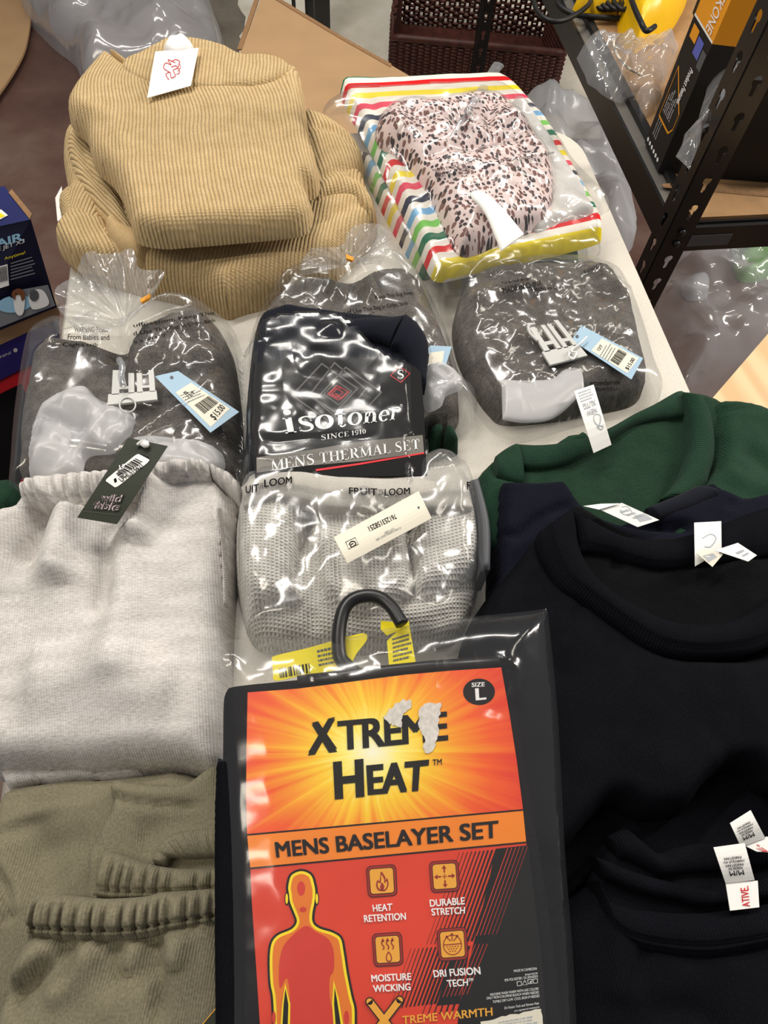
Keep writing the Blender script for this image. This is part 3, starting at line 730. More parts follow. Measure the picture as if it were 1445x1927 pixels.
F2 = Face(A, B, z1, ztop); mb = MB(); F2.text(mb, 'EEKONE', down(.58, .86, -.0 + .02, .24), m_inkw, bold=.01); F2.quad(mb, 0, 0, 1, .012, m_inkw)
mb.build('sleeve_print', bx)
bb = thing('large_black_box', 'large matt black box at the right end of the rack shelf', 'box', (1400, 340), ZB)
mb = MB(); a, b = PZ([(1300, 333), (1560, 352)], ZB); dd = np.array([.04, .26, 0]); fpp = np.array([a, b, b + dd, a + dd]); up_ = fpp.copy(); up_[:, 2] = .82
mb.hull(fpp, up_, m_boxblk); mb.build('carton', bb)
lidp = fpp + np.array([[-.003, -.003, 0], [.003, -.003, 0], [.003, .003, 0], [-.003, .003, 0]]); l2 = lidp.copy(); lidp[:, 2] = .79; l2[:, 2] = .823
MB().hull(lidp, l2, m_boxblk).build('lid', bb)
o = Slab([(1245, 345), (1300, 338), (1480, 352), (1480, 372), (1240, 350)], ZS + .006 - T, .004, .003, smooth_on=False).build('cardboard_strip', m_cardbe, None, .02)
mark(o, 'kraft cardboard sheet lying under the black box on the rack shelf', 'cardboard')
# clear wrap hanging over the black box
s = Slab(jag([(1290, 268), (1318, 200), (1360, 110), (1400, 20), (1460, -40), (1520, 60), (1440, 110), (1400, 170), (1360, 200), (1338, 215), (1310, 300)], 8, 3, 4), .06, .045, .05, fn=lambda x, y, d: .045 * crumple(x, y, .06, 5), smooth_on=False)
o = s.build('clear_wrap', m_filmgather, None, .006, closed=False); mark(o, 'loose clear plastic wrap draped over the black box on the rack', 'plastic wrap')
# yellow tool with a black lead
tl = thing('yellow_tool', 'yellow plastic power tool with black cable at the back of the rack shelf', 'tool', (1225, 60), ZB)
s = Slab([(1168, -20), (1172, 30), (1182, 58), (1200, 72), (1222, 60), (1255, 45), (1285, 12), (1300, -40), (1235, -80), (1180, -60)], ZB - T, .085, .045, lines=[([(1180, 20), (1215, 28), (1260, 8)], .003, -.004), ([(1205, 70), (1195, 20), (1190, -30)], .003, -.004), ([(1228, 50), (1232, 10)], .006, .004)], zp=ZB - T + .03)
s.build('housing', m_toolyel, tl, .005)
s2 = Slab([(1100, -25), (1150, -20), (1168, -10), (1165, 8), (1120, 5), (1085, -8)], ZB - T, .05, .03); s2.build('handle', m_toolyel, tl, .006)
MB().tube(onto(smooth([(1178, -30), (1192, 10), (1205, 40), (1216, 58), (1232, 50)], False), s.z, .004), .005, m_rubber).build('strap', tl)
cb = MB()
def lead(px, h0): return PZ(smooth(px, False, 8), ZB + h0)
cb.tube(lead([(1180, 35), (1120, 32), (1075, 25), (1048, 5), (1062, -20), (1100, -30)], .012), .0055, m_rubber)
cb.tube(lead([(1000, -30), (1010, 20), (1040, 40), (1075, 32), (1110, 5), (1112, -30)], .03), .005, m_rubber)
for i in range(5): cb.tube(lead([(1098 + 13 * i, -30), (1104 + 13 * i, 5), (1128 + 12 * i, 18), (1150 + 9 * i, -5), (1145 + 9 * i, -30)], .015 + .005 * i), .0048, m_rubber)
o = cb.build('black_cable', None); mark(o, 'black electric cable coiled beside the yellow tool', 'cable')
# crumpled clear bag with white string on the shelf
cbg = thing('crumpled_clear_bag', 'crumpled clear bag with white string lying on the rack shelf', 'plastic bag', (1190, 190), ZB)
s = Slab(jag([(1093, 85), (1110, 60), (1160, 55), (1200, 68), (1250, 55), (1290, 70), (1270, 110), (1255, 140), (1245, 185), (1220, 200), (1205, 195), (1210, 160), (1180, 170), (1150, 170), (1120, 140), (1100, 110)], 5, 2, 8), ZB - T + .001, .035, .05, fn=lambda x, y, d: .035 * crumple(x, y, .05, 11), smooth_on=False)
s.build('film', m_filmgather, cbg, .005, closed=False)
MB().tube(onto(smooth([(1172, 60), (1155, 78), (1162, 105), (1185, 130), (1205, 140)], False), s.z, .002), .0022, m_string, 6).build('string', cbg)
# ------------------------------------------------------------------ wicker basket on the floor
ZR = .20
wk = thing('wicker_basket', 'dark brown open wicker basket on the floor behind the table', 'basket', (880, 160), 0)
fl = PZ([(738, 70)], ZR)[0]; fr_ = PZ([(1062, 100)], ZR)[0]; ux = fr_ - fl; Lx = np.linalg.norm(ux); ux /= Lx; uy = np.array([-ux[1], ux[0], 0]); Ly = .50
def weave(name, org, ax, L, z0, z1, rows, stakes, rr, open_=False):
    mb = MB(); org = np.array(org); n = stakes * 4
    for j in range(rows):
        z = z0 + (z1 - z0) * (j + .5) / rows; t = np.linspace(0, 1, n)
        nv_ = np.cross(ax, [0, 0, 1.]); off = rr * 1.1 * np.sin(t * math.pi * stakes + (j % 2) * math.pi)
        jit = .004 * np.sin(t * 9 + j * 1.7) if open_ else 0 * t
        mb.tube(np.array([org + ax * L * tt + nv_ * oo + np.array([0, 0, z + jj]) for tt, oo, jj in zip(t, off, jit)]), rr, m_wick, 5)
    for i in range(stakes + 1):
        p0 = org + ax * L * i / stakes; mb.tube([p0 + np.array([0, 0, z0]), p0 + np.array([0, 0, z1])], rr * .9, m_wick, 5)
    return mb.build(name, wk)
g0 = np.array([fl[0], fl[1], 0]); 
weave('near_wall', g0, ux, Lx, .01, ZR - .01, 34, 26, .0056)
weave('far_wall', g0 + uy * Ly, ux, Lx, .01, ZR + .16, 26, 30, .0052, True)
weave('left_wall', g0, uy, Ly, .01, ZR + .06, 38, 20, .0056)
weave('right_wall', g0 + ux * Lx, uy, Ly, .01, ZR + .06, 34, 18, .0058)
MB().hull([g0, g0 + ux * Lx, g0 + ux * Lx + uy * Ly, g0 + uy * Ly], [q + np.array([0, 0, .01]) for q in (g0, g0 + ux * Lx, g0 + ux * Lx + uy * Ly, g0 + uy * Ly)], m_wick).build('bottom', wk)
rim = [g0 + np.array([0, 0, ZR]), g0 + ux * Lx + np.array([0, 0, ZR])]
MB().tube(np.array([rim[0] + (rim[1] - rim[0]) * t for t in np.linspace(0, 1, 20)]), .012, m_wick, 8).build('rim', wk)
# striped stand further back
st = thing('black_stand', 'black flat-sided stand on white floor behind the cardboard box', 'stand', (600, 70), 0)
w = PZ([(595, 78), (622, 84)], 0)
for (a, b), mname in zip((((553, 70), (560, 74)), ((577, 70), (593, 76)), ((594, 76), (622, 82))), ('thin_rail', 'side_face', 'front_face')):
    q = PZ([a, b], 0); bk_ = q[::-1] + np.array([0, .03, 0]); f4 = np.r_[q, bk_]; t4 = f4.copy(); t4[:, 2] = .5; MB().hull(f4, t4, m_steel).build(mname, st)
# ------------------------------------------------------------------ cardboard and boxes
cd = thing('cardboard_box', 'plain brown cardboard box behind the beige sweaters', 'box', (640, 200), 0)
ZC = .42
mb = MB(); column(mb, [(497, -20), (545, 10), (640, 68), (735, 122), (800, 160), (800, 330), (480, 330), (452, 100)], ZC, 0, ZC, m_cardb); mb.build('carton', cd)
mb = MB(); a, b = PZ([(455, 92), (493, -20)], ZC + .002); q = np.array([a, b, b + [-.012, 0, 0], a + [-.012, 0, 0]]); mb.poly(q, m_cardbe, thick=.004)
q = PZ([(488, -20), (497, -20), (545, 8), (640, 66), (737, 120), (735, 126), (640, 72), (543, 14)], ZC + .0015); mb.poly(q, m_cardbe, thick=.003); mb.build('cut_edge', cd)
cfo = MB(); column(cfo, smooth([(-200, -80), (52, -80), (58, 15), (53, 65), (40, 108), (0, 172), (-60, 240), (-260, 250)], corners=(0, 1, 7)), .03, .022, .03, m_cardb)
o = cfo.build('cardboard_sheet'); mark(o, 'tan cardboard sheet at the top left corner on the red-brown floor', 'cardboard')
# stack of cartons left of the table
def slant(mb, tpx, zt, bpx, zb, mat):
    a = PZ(tpx, zt); b = PZ(bpx, zb); n = len(a)
    ar = sum(a[i, 0] * a[(i + 1) % n, 1] - a[(i + 1) % n, 0] * a[i, 1] for i in range(n))
    if ar < 0: a, b = a[::-1], b[::-1]
    mb.hull(b, a, mat)
pb = thing('dog_grooming_carton', 'dark blue carton with a spaniel photo standing left of the table', 'box', (60, 590), .44)
tpx = [(-90, 445), (58, 413), (8, 350), (-150, 380)]; bpx = [(-70, 650), (107, 578), (60, 500), (-120, 560)]
mb = MB(); slant(mb, tpx, .60, bpx, .44, m_bluedk); mb.build('carton', pb)
mb = MB(); mb.poly(PZ(tpx, .601), m_blue); mb.build('top_panel', pb)
mb = MB(); a = PZ([(16, 362), (22, 356), (60, 402), (56, 412)], .603); mb.poly(a, m_cardbe, thick=.002); mb.build('torn_edge', pb)
# front face of the carton as a surface: bilinear between its four corners
fTL, fTR = PZ([tpx[0], tpx[1]], .60); fBL, fBR = PZ([bpx[0], bpx[1]], .44)
fn_ = np.cross(fTR - fTL, fBL - fTL); fn_ /= np.linalg.norm(fn_); fn_ *= np.sign(fn_ @ (C0 - fTL))
class PFace:
    def __init__(s, org, n): s.o = org; s.n = n
    def at(s, px, k=1):
        px = np.atleast_2d(np.asarray(px, float)); d = np.stack([px[:, 0] - CX, CY - px[:, 1], np.full(len(px), FPX)], 1) @ M.T
        org = s.o + s.n * k * .0007; t = ((org - C0) @ s.n) / (d @ s.n); return C0 + d * t[:, None]
    def poly(s, mb, px, mat, k=1):
        t = tessellate_polygon([[Vector((a, b, 0)) for a, b in px]]); mb.add(s.at(px, k), [tuple(q) for q in t], mat, smooth=False)
    def text(s, mb, txt, q, mat, k=2, bold=0):
        v, f = glyphs(txt, bold); lo, hi = v.min(0), v.max(0); uv = (v - lo) / (hi - lo); uv[:, 1] = 1 - uv[:, 1]; mb.add(s.at(homog(q)(uv), k), f, mat, smooth=False)
# the face is planar through three of its corners
PF = PFace(fTR, fn_); mb = MB()
PF.text(mb, 'AIR', [(-8, 452), (43, 436), (45, 452), (-6, 466)], m_sky, bold=.03)
PF.text(mb, 'FORCE JET X3', [(-42, 478), (46, 449), (46, 459), (-42, 488)], m_inkw)
PF.text(mb, 'Anytime!', [(8, 484), (47, 472), (48, 479), (9, 491)], m_yel)
PF.poly(mb, [(-8, 503), (14, 497), (17, 537), (-5, 544)], m_inkw)
for i in range(9): PF.poly(mb, [(-5 + 2 * i, 504 - .5 * i), (-4 + 2 * i, 504 - .5 * i), (-1.5 + 2 * i, 532 - .5 * i), (-2.5 + 2 * i, 532 - .5 * i)], m_ink, 2)
for i in range(6): PF.poly(mb, [(20, 495 + 6 * i), (60 + (i % 3) * 3, 483 + 6 * i), (60 + (i % 3) * 3, 485 + 6 * i), (20, 497 + 6 * i)], m_greyp)
PF.poly(mb, [(-40, 590), (0, 568), (40, 545), (90, 536), (104, 575), (60, 592), (-40, 632)], m_greyp, 1)
PF.poly(mb, ell((28, 572), 34, 16, rot=-8), m_sky, 2)
PF.poly(mb, smooth([(56, 572), (54, 556), (62, 546), (78, 545), (88, 556), (92, 572), (78, 580), (62, 582)]), m_inkw, 3)
PF.poly(mb, ell((64, 556), 9, 11), m_slate, 4)
PF.poly(mb, smooth([(26, 560), (32, 552), (42, 553), (47, 562), (44, 588), (36, 594), (28, 584)]), m_inkw, 4)
PF.poly(mb, smooth([(22, 558), (24, 548), (34, 543), (44, 547), (47, 560), (41, 566), (38, 556), (30, 556), (28, 564)]), m_brownfur, 5)
PF.poly(mb, ell((21, 558), 2.2), m_ink, 6); PF.poly(mb, ell((30, 553), 1.4), m_ink, 6)
mb.build('front_print', pb)
mb = MB(); mb.poly(PZ([(-20, 402), (2, 394), (15, 405), (-2, 414), (-20, 418)], .6025), m_inkw); mb.poly(PZ([(-20, 405), (0, 400), (10, 406), (-2, 411), (-20, 414)], .603), m_yel); mb.build('yellow_label', pb)
tr = thing('tan_cardboard_tray', 'tan cardboard tray edge under the dark blue carton', 'tray', (60, 610), .40)
mb = MB(); slant(mb, [(-90, 660), (112, 572), (62, 490), (-140, 560)], .44, [(-90, 690), (112, 598), (62, 510), (-140, 580)], .415, m_cardb); mb.build('tray', tr)
vb = thing('violet_blue_carton', 'violet blue carton below the cardboard tray, left of the table', 'box', (20, 680), .33)
mb = MB(); slant(mb, [(-90, 690), (112, 597), (62, 510), (-140, 580)], .412, [(-90, 760), (112, 660), (62, 560), (-140, 640)], .345, m_purple); mb.build('carton', vb)
va, vb_, vc = PZ([(-90, 690), (112, 597)], .412)[0], PZ([(112, 597)], .412)[0], PZ([(-90, 760)], .345)[0]
nn = np.cross(vb_ - va, vc - va); nn /= np.linalg.norm(nn); nn *= np.sign(nn @ (C0 - va)); VF = PFace(va, nn); mb = MB()
VF.text(mb, 'XJ-MINI', [(-14, 676), (20, 661), (20, 668), (-14, 683)], m_inkw); VF.poly(mb, ell((29, 659), 4), m_inkw); mb.build('side_print', vb)
rb = thing('red_black_carton', 'red carton with a black panel at the left edge of the floor stack', 'box', (20, 760), .0)
mb = MB(); slant(mb, [(-90, 762), (112, 662), (62, 560), (-140, 640)], .34, [(-60, 1160), (180, 1040), (120, 880), (-120, 1000)], .0, m_redbox); mb.build('carton', rb)
ra, r2, r3 = PZ([(-90, 762)], .34)[0], PZ([(112, 662)], .34)[0], PZ([(-60, 1160)], .0)[0]
nn = np.cross(r2 - ra, r3 - ra); nn /= np.linalg.norm(nn); nn *= np.sign(nn @ (C0 - ra)); RF = PFace(ra, nn); mb = MB()
RF.poly(mb, [(-60, 702), (10, 690), (8, 700), (20, 705), (-5, 718), (-60, 742)], m_ink); RF.poly(mb, [(-60, 770), (40, 722), (160, 1000), (-60, 1120)], m_ink, 2); mb.build('black_panel', rb)
# ------------------------------------------------------------------ loose plastic on the floor
s = Slab([(30, -40), (75, 30), (125, 70), (150, 120), (240, 118), (330, 100), (385, 82), (415, 55), (405, 5), (360, -60), (180, -90)], -T + .002, .16, .16, fn=lambda x, y, d: .09 * crumple(x, y, .22, 3, 12))
o = s.build('clear_plastic_bag', m_filmwhite, None, .010, closed=False); mark(o, 'large clear crinkled plastic bag behind the beige sweaters', 'plastic bag')
s = Slab([(960, 200), (1010, 182), (1075, 172), (1110, 195), (1160, 230), (1180, 300), (1210, 400), (1190, 440), (1120, 420), (1000, 300)], -T + .002, .13, .10, fn=lambda x, y, d: .11 * crumple(x, y, .13, 8))
o = s.build('frosted_plastic_bag', m_filmhazy, None, .012, closed=False); mark(o, 'frosted white plastic bag on the floor between table and rack', 'plastic bag')
pk = thing('bag_of_green_packets', 'clear plastic bag holding green packets on the floor under the rack', 'plastic bag', (1350, 560), 0)
s = Slab([(1225, 560), (1260, 450), (1330, 430), (1460, 430), (1560, 520), (1560, 640), (1440, 670), (1340, 720), (1280, 740), (1250, 660)], -T + .002, .16, .14, fn=lambda x, y, d: .09 * crumple(x, y, .13, 14, 14))
s.build('film', m_filmfloor, pk, .010, closed=False)
for px, mt in (([(1395, 450), (1460, 440), (1470, 500), (1400, 515)], m_grass), ([(1385, 455), (1425, 448), (1420, 480), (1392, 488)], m_deepgreen), ([(1290, 520), (1330, 510), (1340, 545), (1300, 550)], m_ltgrey)):
    Slab(px, -T + .003, .05, .04).build('packet', mt, pk, .012)
# pale wood table to the right
pw = thing('pale_wood_table', 'pale pine table top at the right edge beside the green sweatshirt', 'table', (1420, 720), 0)
ZP = .70
mb = MB(); column(mb, [(1338, 752), (1445, 628), (1600, 450), (1900, 480), (1900, 1100), (1480, 1150)], ZP, ZP - .025, ZP, m_pine); mb.build('tabletop', pw)
for px in ((1420, 740), (1620, 500), (1800, 560), (1800, 1000)):
    q = PZ([px], ZP)[0]; MB().box((q[0] - .02, q[1] - .02, 0), (q[0] + .02, q[1] + .02, ZP - .025), m_pine).build('leg', pw)
def K(ox, oy, k): return lambda pts: [(ox + x / k, oy + y / k) for x, y in pts]
c1 = K(0, 0, 3.0104); c2 = K(480, 0, 3.0104); c3 = K(960, 0, 2.9794); c4 = K(0, 440, 3.0104); c5 = K(400, 440, 2.89); c6 = K(800, 440, 2.2403)
e1 = K(0, 800, 2.752); e2 = K(400, 800, 2.5804); e3 = K(880, 700, 2.5575); e4 = K(0, 1420, 3.284); e5 = K(360, 1100, 1.9527); e6 = K(400, 1540, 2.0643); e7 = K(1040, 1300, 3.0741)
def homog_m(quad):
    f = homog(quad); src = [(0, 0), (1, 0), (1, 1), (0, 1)]; A = []; b = []
    for (u, v), (x, y) in zip(src, quad): A += [[u, v, 1, 0, 0, 0, -u * x, -v * x], [0, 0, 0, u, v, 1, -u * y, -v * y]]; b += [x, y]
    return np.r_[np.linalg.solve(np.array(A, float), np.array(b, float)), 1].reshape(3, 3)
def soft(a, sc_=.05, seed=0): return lambda x, y, d: a * fbm(x / sc_, y / sc_, seed, 3)
def tag_mesh(quad, h, mat, thick=.0006, curve=0.0, n=8, tilt=(0, 0)):
    """card lying on height h; returns (MB, surface) with an optional gentle bow along its length; tilt = extra height of the far and near end"""
    H = homog(quad); mb = MB(); V = []; UV = []
    for j in range(n + 1):
        for i in range(n + 1):
            u, v = i / n, j / n; z = h + curve * math.sin(math.pi * v) + tilt[0] * (1 - v) + tilt[1] * v
            V.append(W(H([(u, v)]), z)[0]); UV.append((u, v))
    V = np.array(V); m = n + 1
    f = [(j * m + i, (j + 1) * m + i, (j + 1) * m + i + 1, j * m + i + 1) for j in range(n) for i in range(n)]
    lo = V - np.array([0, 0, thick]); k = len(V); f2 = [tuple(reversed([q + k for q in t])) for t in f]
    rim = [(i, 0) for i in range(n)] + [(n, j) for j in range(n)] + [(n - i, n) for i in range(n)] + [(0, n - j) for j in range(n)]
    idx = [j * m + i for i, j in rim]; f3 = [(idx[i], idx[(i + 1) % len(idx)], idx[(i + 1) % len(idx)] + k, idx[i] + k) for i in range(len(idx))]
    mb.add(np.r_[V, lo], f + f2 + f3, mat, np.r_[UV, UV], smooth=False)
    A, B, Cc = W([H([(0, 0)])[0]], h)[0], W([H([(1, 0)])[0]], h)[0], W([H([(0, 1)])[0]], h)[0]
    wq = W(H([(0, 0), (1, 0), (1, 1), (0, 1)]), h)[:, :2]
    inv = np.linalg.inv
    def zf(xy):
        # v coordinate from world position (affine estimate)
        e1_, e2_ = wq[1] - wq[0], wq[3] - wq[0]; uv = np.linalg.solve(np.array([e1_, e2_]).T, (np.atleast_2d(xy) - wq[0]).T).T; v = np.clip(uv[:, 1], 0, 1)
        return T + h + curve * np.sin(math.pi * v) + tilt[0] * (1 - v) + tilt[1] * v
    Hi = np.linalg.inv(np.array(homog_m(quad)))
    def zpx(px):
        q = np.c_[np.atleast_2d(np.asarray(px, float)), np.ones(len(np.atleast_2d(px)))] @ Hi.T; v = q[:, 1] / q[:, 2]
        return T + h + curve * np.sin(math.pi * np.clip(v, 0, 1)) + tilt[0] * (1 - v) + tilt[1] * v
    zf.px = zpx
    return mb, zf, H
# ================================================================== beige ribbed sweaters
bs = thing('folded_sweater', 'beige ribbed garment folded wide under the top sweater, sleeves tucked in', 'sweater', (400, 480), group=None)
low = Slab([(150, 232), (128, 246), (114, 262), (112, 300), (118, 340), (122, 362), (108, 372), (114, 395), (112, 415), (100, 430), (99, 442), (125, 472), (160, 492), (250, 520), (330, 538), (405, 560), (425, 566), (455, 556), (520, 540), (605, 512), (668, 462), (705, 420), (712, 390), (700, 360), (690, 330), (685, 290), (668, 262), (640, 235), (600, 218), (560, 212), (350, 200)], 0, .055, .03,
    lines=[([(314, 432), (285, 455), (250, 482)], .005, -.010), ([(700, 395), (640, 420), (600, 440)], .008, -.006), ([(600, 300), (650, 290), (684, 300)], .006, -.006), ([(255, 470), (210, 440), (196, 410)], .006, -.012), ([(600, 262), (640, 280), (668, 330)], .01, .005), ([(395, 555), (470, 520), (600, 470)], .012, .004)], fn=soft(.006, .09, 2))
low.build('body', m_beige, bs, .006, uvrot=-12)
slv = Slab([(120, 260), (138, 240), (165, 235), (190, 262), (200, 300), (228, 350), (245, 400), (262, 432), (255, 452), (225, 440), (195, 415), (165, 380), (140, 340), (125, 300)], .03, .034, .02, lines=[([(150, 265), (170, 320), (215, 400)], .004, -.004)], fn=soft(.004, .05, 5), zp=.055)
slv.build('sleeve', m_beige, bs, .005, uvrot=35)
slv2 = Slab([(104, 372), (125, 350), (150, 352), (165, 385), (150, 420), (118, 440), (99, 436), (110, 410)], .015, .036, .018, fn=soft(.004, .04, 7), zp=.04); slv2.build('sleeve', m_beige, bs, .005, uvrot=-60)
slv3 = Slab([(98, 440), (112, 412), (150, 392), (200, 408), (215, 440), (255, 470), (240, 492), (180, 490), (130, 475)], .02, .038, .02, lines=[([(120, 430), (160, 410), (200, 420)], .004, -.004), ([(170, 410), (190, 450), (200, 480)], .004, -.004)], fn=soft(.004, .05, 9), zp=.045); slv3.build('sleeve', m_beige, bs, .005, uvrot=20)
cuff = Slab([(192, 415), (215, 405), (250, 425), (300, 440), (312, 434), (268, 478), (240, 478), (205, 452)], .04, .030, .018, fn=soft(.003, .04, 19), zp=.06); cuff.build('cuff', m_beigeband, bs, .005)
slr = Slab([(560, 212), (610, 215), (650, 240), (680, 272), (684, 305), (668, 335), (690, 350), (706, 375), (700, 400), (664, 380), (620, 380), (590, 400), (580, 300)], .03, .034, .025, lines=[([(590, 250), (630, 262), (672, 290)], .006, -.006), ([(600, 350), (640, 330), (680, 330)], .006, -.006)], fn=soft(.005, .06, 23), zp=.05); slr.build('sleeve', m_beige, bs, .006, uvrot=8)
mb, zf, H = tag_mesh([(104, 372), (116, 350), (122, 412), (108, 416)], .006, m_white); mb.build('label_tag', bs)
sw = thing('folded_sweater', 'beige ribbed sweater with white paper hang tag, on top of its pile', 'sweater', (400, 300), T + .085)
back = Slab([(228, 124), (259, 110), (285, 96), (309, 84), (350, 80), (392, 87), (430, 98), (462, 112), (500, 112), (540, 122), (555, 150), (480, 180), (300, 180), (230, 150)], .085, .036, .014, fn=soft(.003, .04, 3)); back.build('back_panel', m_beige, sw, .005, uvrot=-4)
top = Slab([(206, 96), (180, 112), (150, 150), (128, 178), (122, 200), (134, 222), (155, 240), (163, 266), (174, 296), (205, 325), (224, 356), (238, 396), (252, 430), (300, 440), (345, 438), (480, 427), (560, 418), (584, 402), (588, 375), (578, 352), (594, 344), (601, 325), (597, 290), (585, 255), (576, 200), (570, 145), (558, 122), (536, 128), (505, 138), (470, 146), (430, 145), (392, 134), (345, 134), (283, 138), (252, 131), (225, 112)], .080, .036, .022,
    lines=[([(560, 150), (555, 250), (575, 340)], .012, .004), ([(585, 262), (560, 270), (520, 285)], .010, .003), ([(450, 215), (520, 235), (580, 230)], .014, .004), ([(150, 215), (210, 240), (240, 300)], .01, .004)], fn=soft(.006, .10, 4), corners=(0, 26))
def sweater_uv(xy, uv):
    u = uv[:, 0] + .012 * np.sin(xy[:, 1] * 9) + .02 * np.exp(-((xy[:, 1] - 1.0) / .05) ** 2) * np.sin((xy[:, 0] + .3) * 8); return np.c_[u, uv[:, 1]]
top.build('body', m_beige, sw, .005, uvrot=1, uvwarp=sweater_uv)
band('front_neckband', [(206, 92), (228, 108), (254, 125), (285, 131), (345, 128), (392, 127), (430, 138), (470, 139), (505, 131), (540, 119)], [(209, 100), (226, 115), (252, 134), (284, 141), (345, 138), (392, 137), (430, 148), (470, 149), (506, 141), (545, 128)], .102, m_beigeband, sw, .006, base=.02, nu=80, nv=8)
band('back_neckband', [(259, 108), (285, 94), (309, 82), (350, 78), (392, 85), (430, 96), (462, 110)], [(262, 116), (287, 103), (311, 92), (350, 88), (390, 95), (428, 106), (458, 119)], .112, m_beigeband, sw, .005, base=.012, nu=60, nv=8)
mb, zf, H = tag_mesh([(292, 97), (374, 90), (359, 161), (277, 184)], .124, m_white, curve=.004, tilt=(.006, 0)); P = Print(mb, zf)
for pl in ([(318, 150), (312, 140), (320, 136), (322, 146), (330, 142), (326, 132), (334, 128)], [(334, 128), (328, 140), (338, 136), (332, 124), (322, 126)], [(320, 136), (308, 128), (312, 118), (322, 122), (316, 112), (330, 118)], [(334, 128), (338, 116), (330, 112), (322, 116)]): P.line(smooth(pl, False, 5), 1.7, m_pinkink, 2)
P.line(smooth([(336, 118), (340, 126), (334, 134)], False), 1.2, m_pinkink, 2)
ht = mb.build('hang_tag', sw)
ns = Slab([(306, 92), (312, 80), (328, 70), (345, 66), (360, 76), (366, 92), (350, 100), (325, 102)], .118, .016, .01, fn=lambda x, y, d: .006 * crumple(x, y, .02, 6)); ns.build('neck_label', m_white, sw, .003)
# ================================================================== striped and leopard packages
def bil(quad, nrep, off=0):
    """UV whose v runs from the top edge to the bottom edge of a pixel quad"""
    wq = W(quad, .05)[:, :2]
    src = [(0, 0), (1, 0), (1, 1), (0, 1)]; Hf = None
    A = []; b = []
    for (u, v), (x, y) in zip(src, wq): A += [[x, y, 1, 0, 0, 0, -u * x, -u * y], [0, 0, 0, x, y, 1, -v * x, -v * y]]; b += [u, v]
    h_ = np.r_[np.linalg.lstsq(np.array(A), np.array(b, float), rcond=None)[0], 1].reshape(3, 3)
    def f(xy, uv):
        q = np.c_[xy, np.ones(len(xy))] @ h_.T; return np.c_[q[:, 0] / q[:, 2], q[:, 1] / q[:, 2] * nrep + off]
    return f
sp2 = thing('packaged_striped_garment', 'striped garment in clear bag lying beneath the leopard print set', 'packaged clothing', (930, 480))
l2 = Slab([(676, 292), (690, 290), (760, 320), (1060, 380), (1088, 470), (1086, 484), (960, 494), (830, 500), (802, 508), (786, 494), (730, 400)], .0, .030, .014, fn=soft(.003, .06, 12))
l2.build('striped_garment', m_stripe, sp2, .005, uvwarp=bil([(650, 170), (960, 150), (1088, 486), (798, 508)], 2.29, .04))
f2_ = Slab([(664, 285), (690, 280), (760, 300), (1080, 380), (1110, 470), (1100, 492), (950, 505), (800, 515), (770, 498), (715, 410)], .0, .036, .02, fn=lambda x, y, d: .008 * crumple(x, y, .06, 41), over=(l2,)); f2_.build('clear_bag', m_film, sp2, .006, closed=False)
sp1 = thing('packaged_pajama_set', 'leopard print and rainbow striped pajama set in a clear bag', 'packaged clothing', (900, 400), T + .034)
u1 = Slab([(640, 158), (660, 150), (760, 148), (905, 142), (948, 145), (990, 180), (1045, 250), (1090, 330), (1128, 400), (1136, 428), (1130, 442), (1060, 462), (940, 490), (838, 514), (815, 508), (795, 470), (750, 370), (700, 275), (660, 205)], .034, .026, .013, lines=[([(690, 190), (760, 320), (850, 500)], .008, -.004)], fn=soft(.003, .06, 13), corners=(11, 13))
u1.build('striped_garment', m_stripe, sp1, .005, uvwarp=bil([(640, 155), (948, 143), (1136, 440), (815, 512)], 2.29, .04))
le = Slab([(706, 235), (722, 205), (752, 190), (800, 196), (845, 186), (900, 178), (950, 186), (985, 215), (1010, 252), (1040, 300), (1046, 350), (1040, 388), (1020, 412), (960, 436), (905, 458), (872, 464), (856, 450), (830, 395), (800, 335), (760, 285), (722, 262)], .058, .036, .034,
    lines=[([(760, 250), (830, 240), (900, 260)], .008, -.008), ([(930, 200), (915, 250), (940, 300)], .008, -.010), ([(850, 215), (880, 240), (870, 280)], .009, .008), ([(800, 310), (880, 300), (1000, 270)], .010, -.010), ([(860, 380), (940, 340), (1030, 320)], .012, .007), ([(960, 240), (990, 290), (1030, 330)], .010, .008)], fn=lambda x, y, d: .010 * fbm(x / .035, y / .035, 15, 3) + .010 * crumple(x, y, .06, 16), zp=.075)
le.build('leopard_garment', m_leo, sp1, .004, uvrot=10)
ln = Slab([(962, 186), (990, 192), (1030, 240), (1075, 310), (1108, 362), (1118, 396), (1060, 412), (1000, 425), (1000, 300), (975, 230)], .056, .014, .012, fn=lambda x, y, d: .006 * crumple(x, y, .03, 18), zp=.066); ln.build('grey_lining', m_lining, sp1, .005)
# rolled pink hem with a visible spiral end
a, b = W([(868, 452), (1034, 400)], .064); cc = MB(); cc.tube(np.array([a + (b - a) * t for t in np.linspace(0, 1, 12)]), .010, m_pink, 14, flat=.8)
hm = cc.build('rolled_hem', sp1)
sx = (b - a) / np.linalg.norm(b - a); mbs = MB(); tt = np.linspace(0, 5 * math.pi, 60); rr = .0012 + .0068 * tt / tt[-1]; sy = np.cross([0, 0, 1.], sx)
mbs.tube(np.array([a - sx * .0015 + (sy * math.cos(q) + np.array([0, 0, .8]) * math.sin(q)) * w_ for q, w_ in zip(tt, rr)]), .0008, m_greyp, 5); mbs.build('hem_spiral', hm)
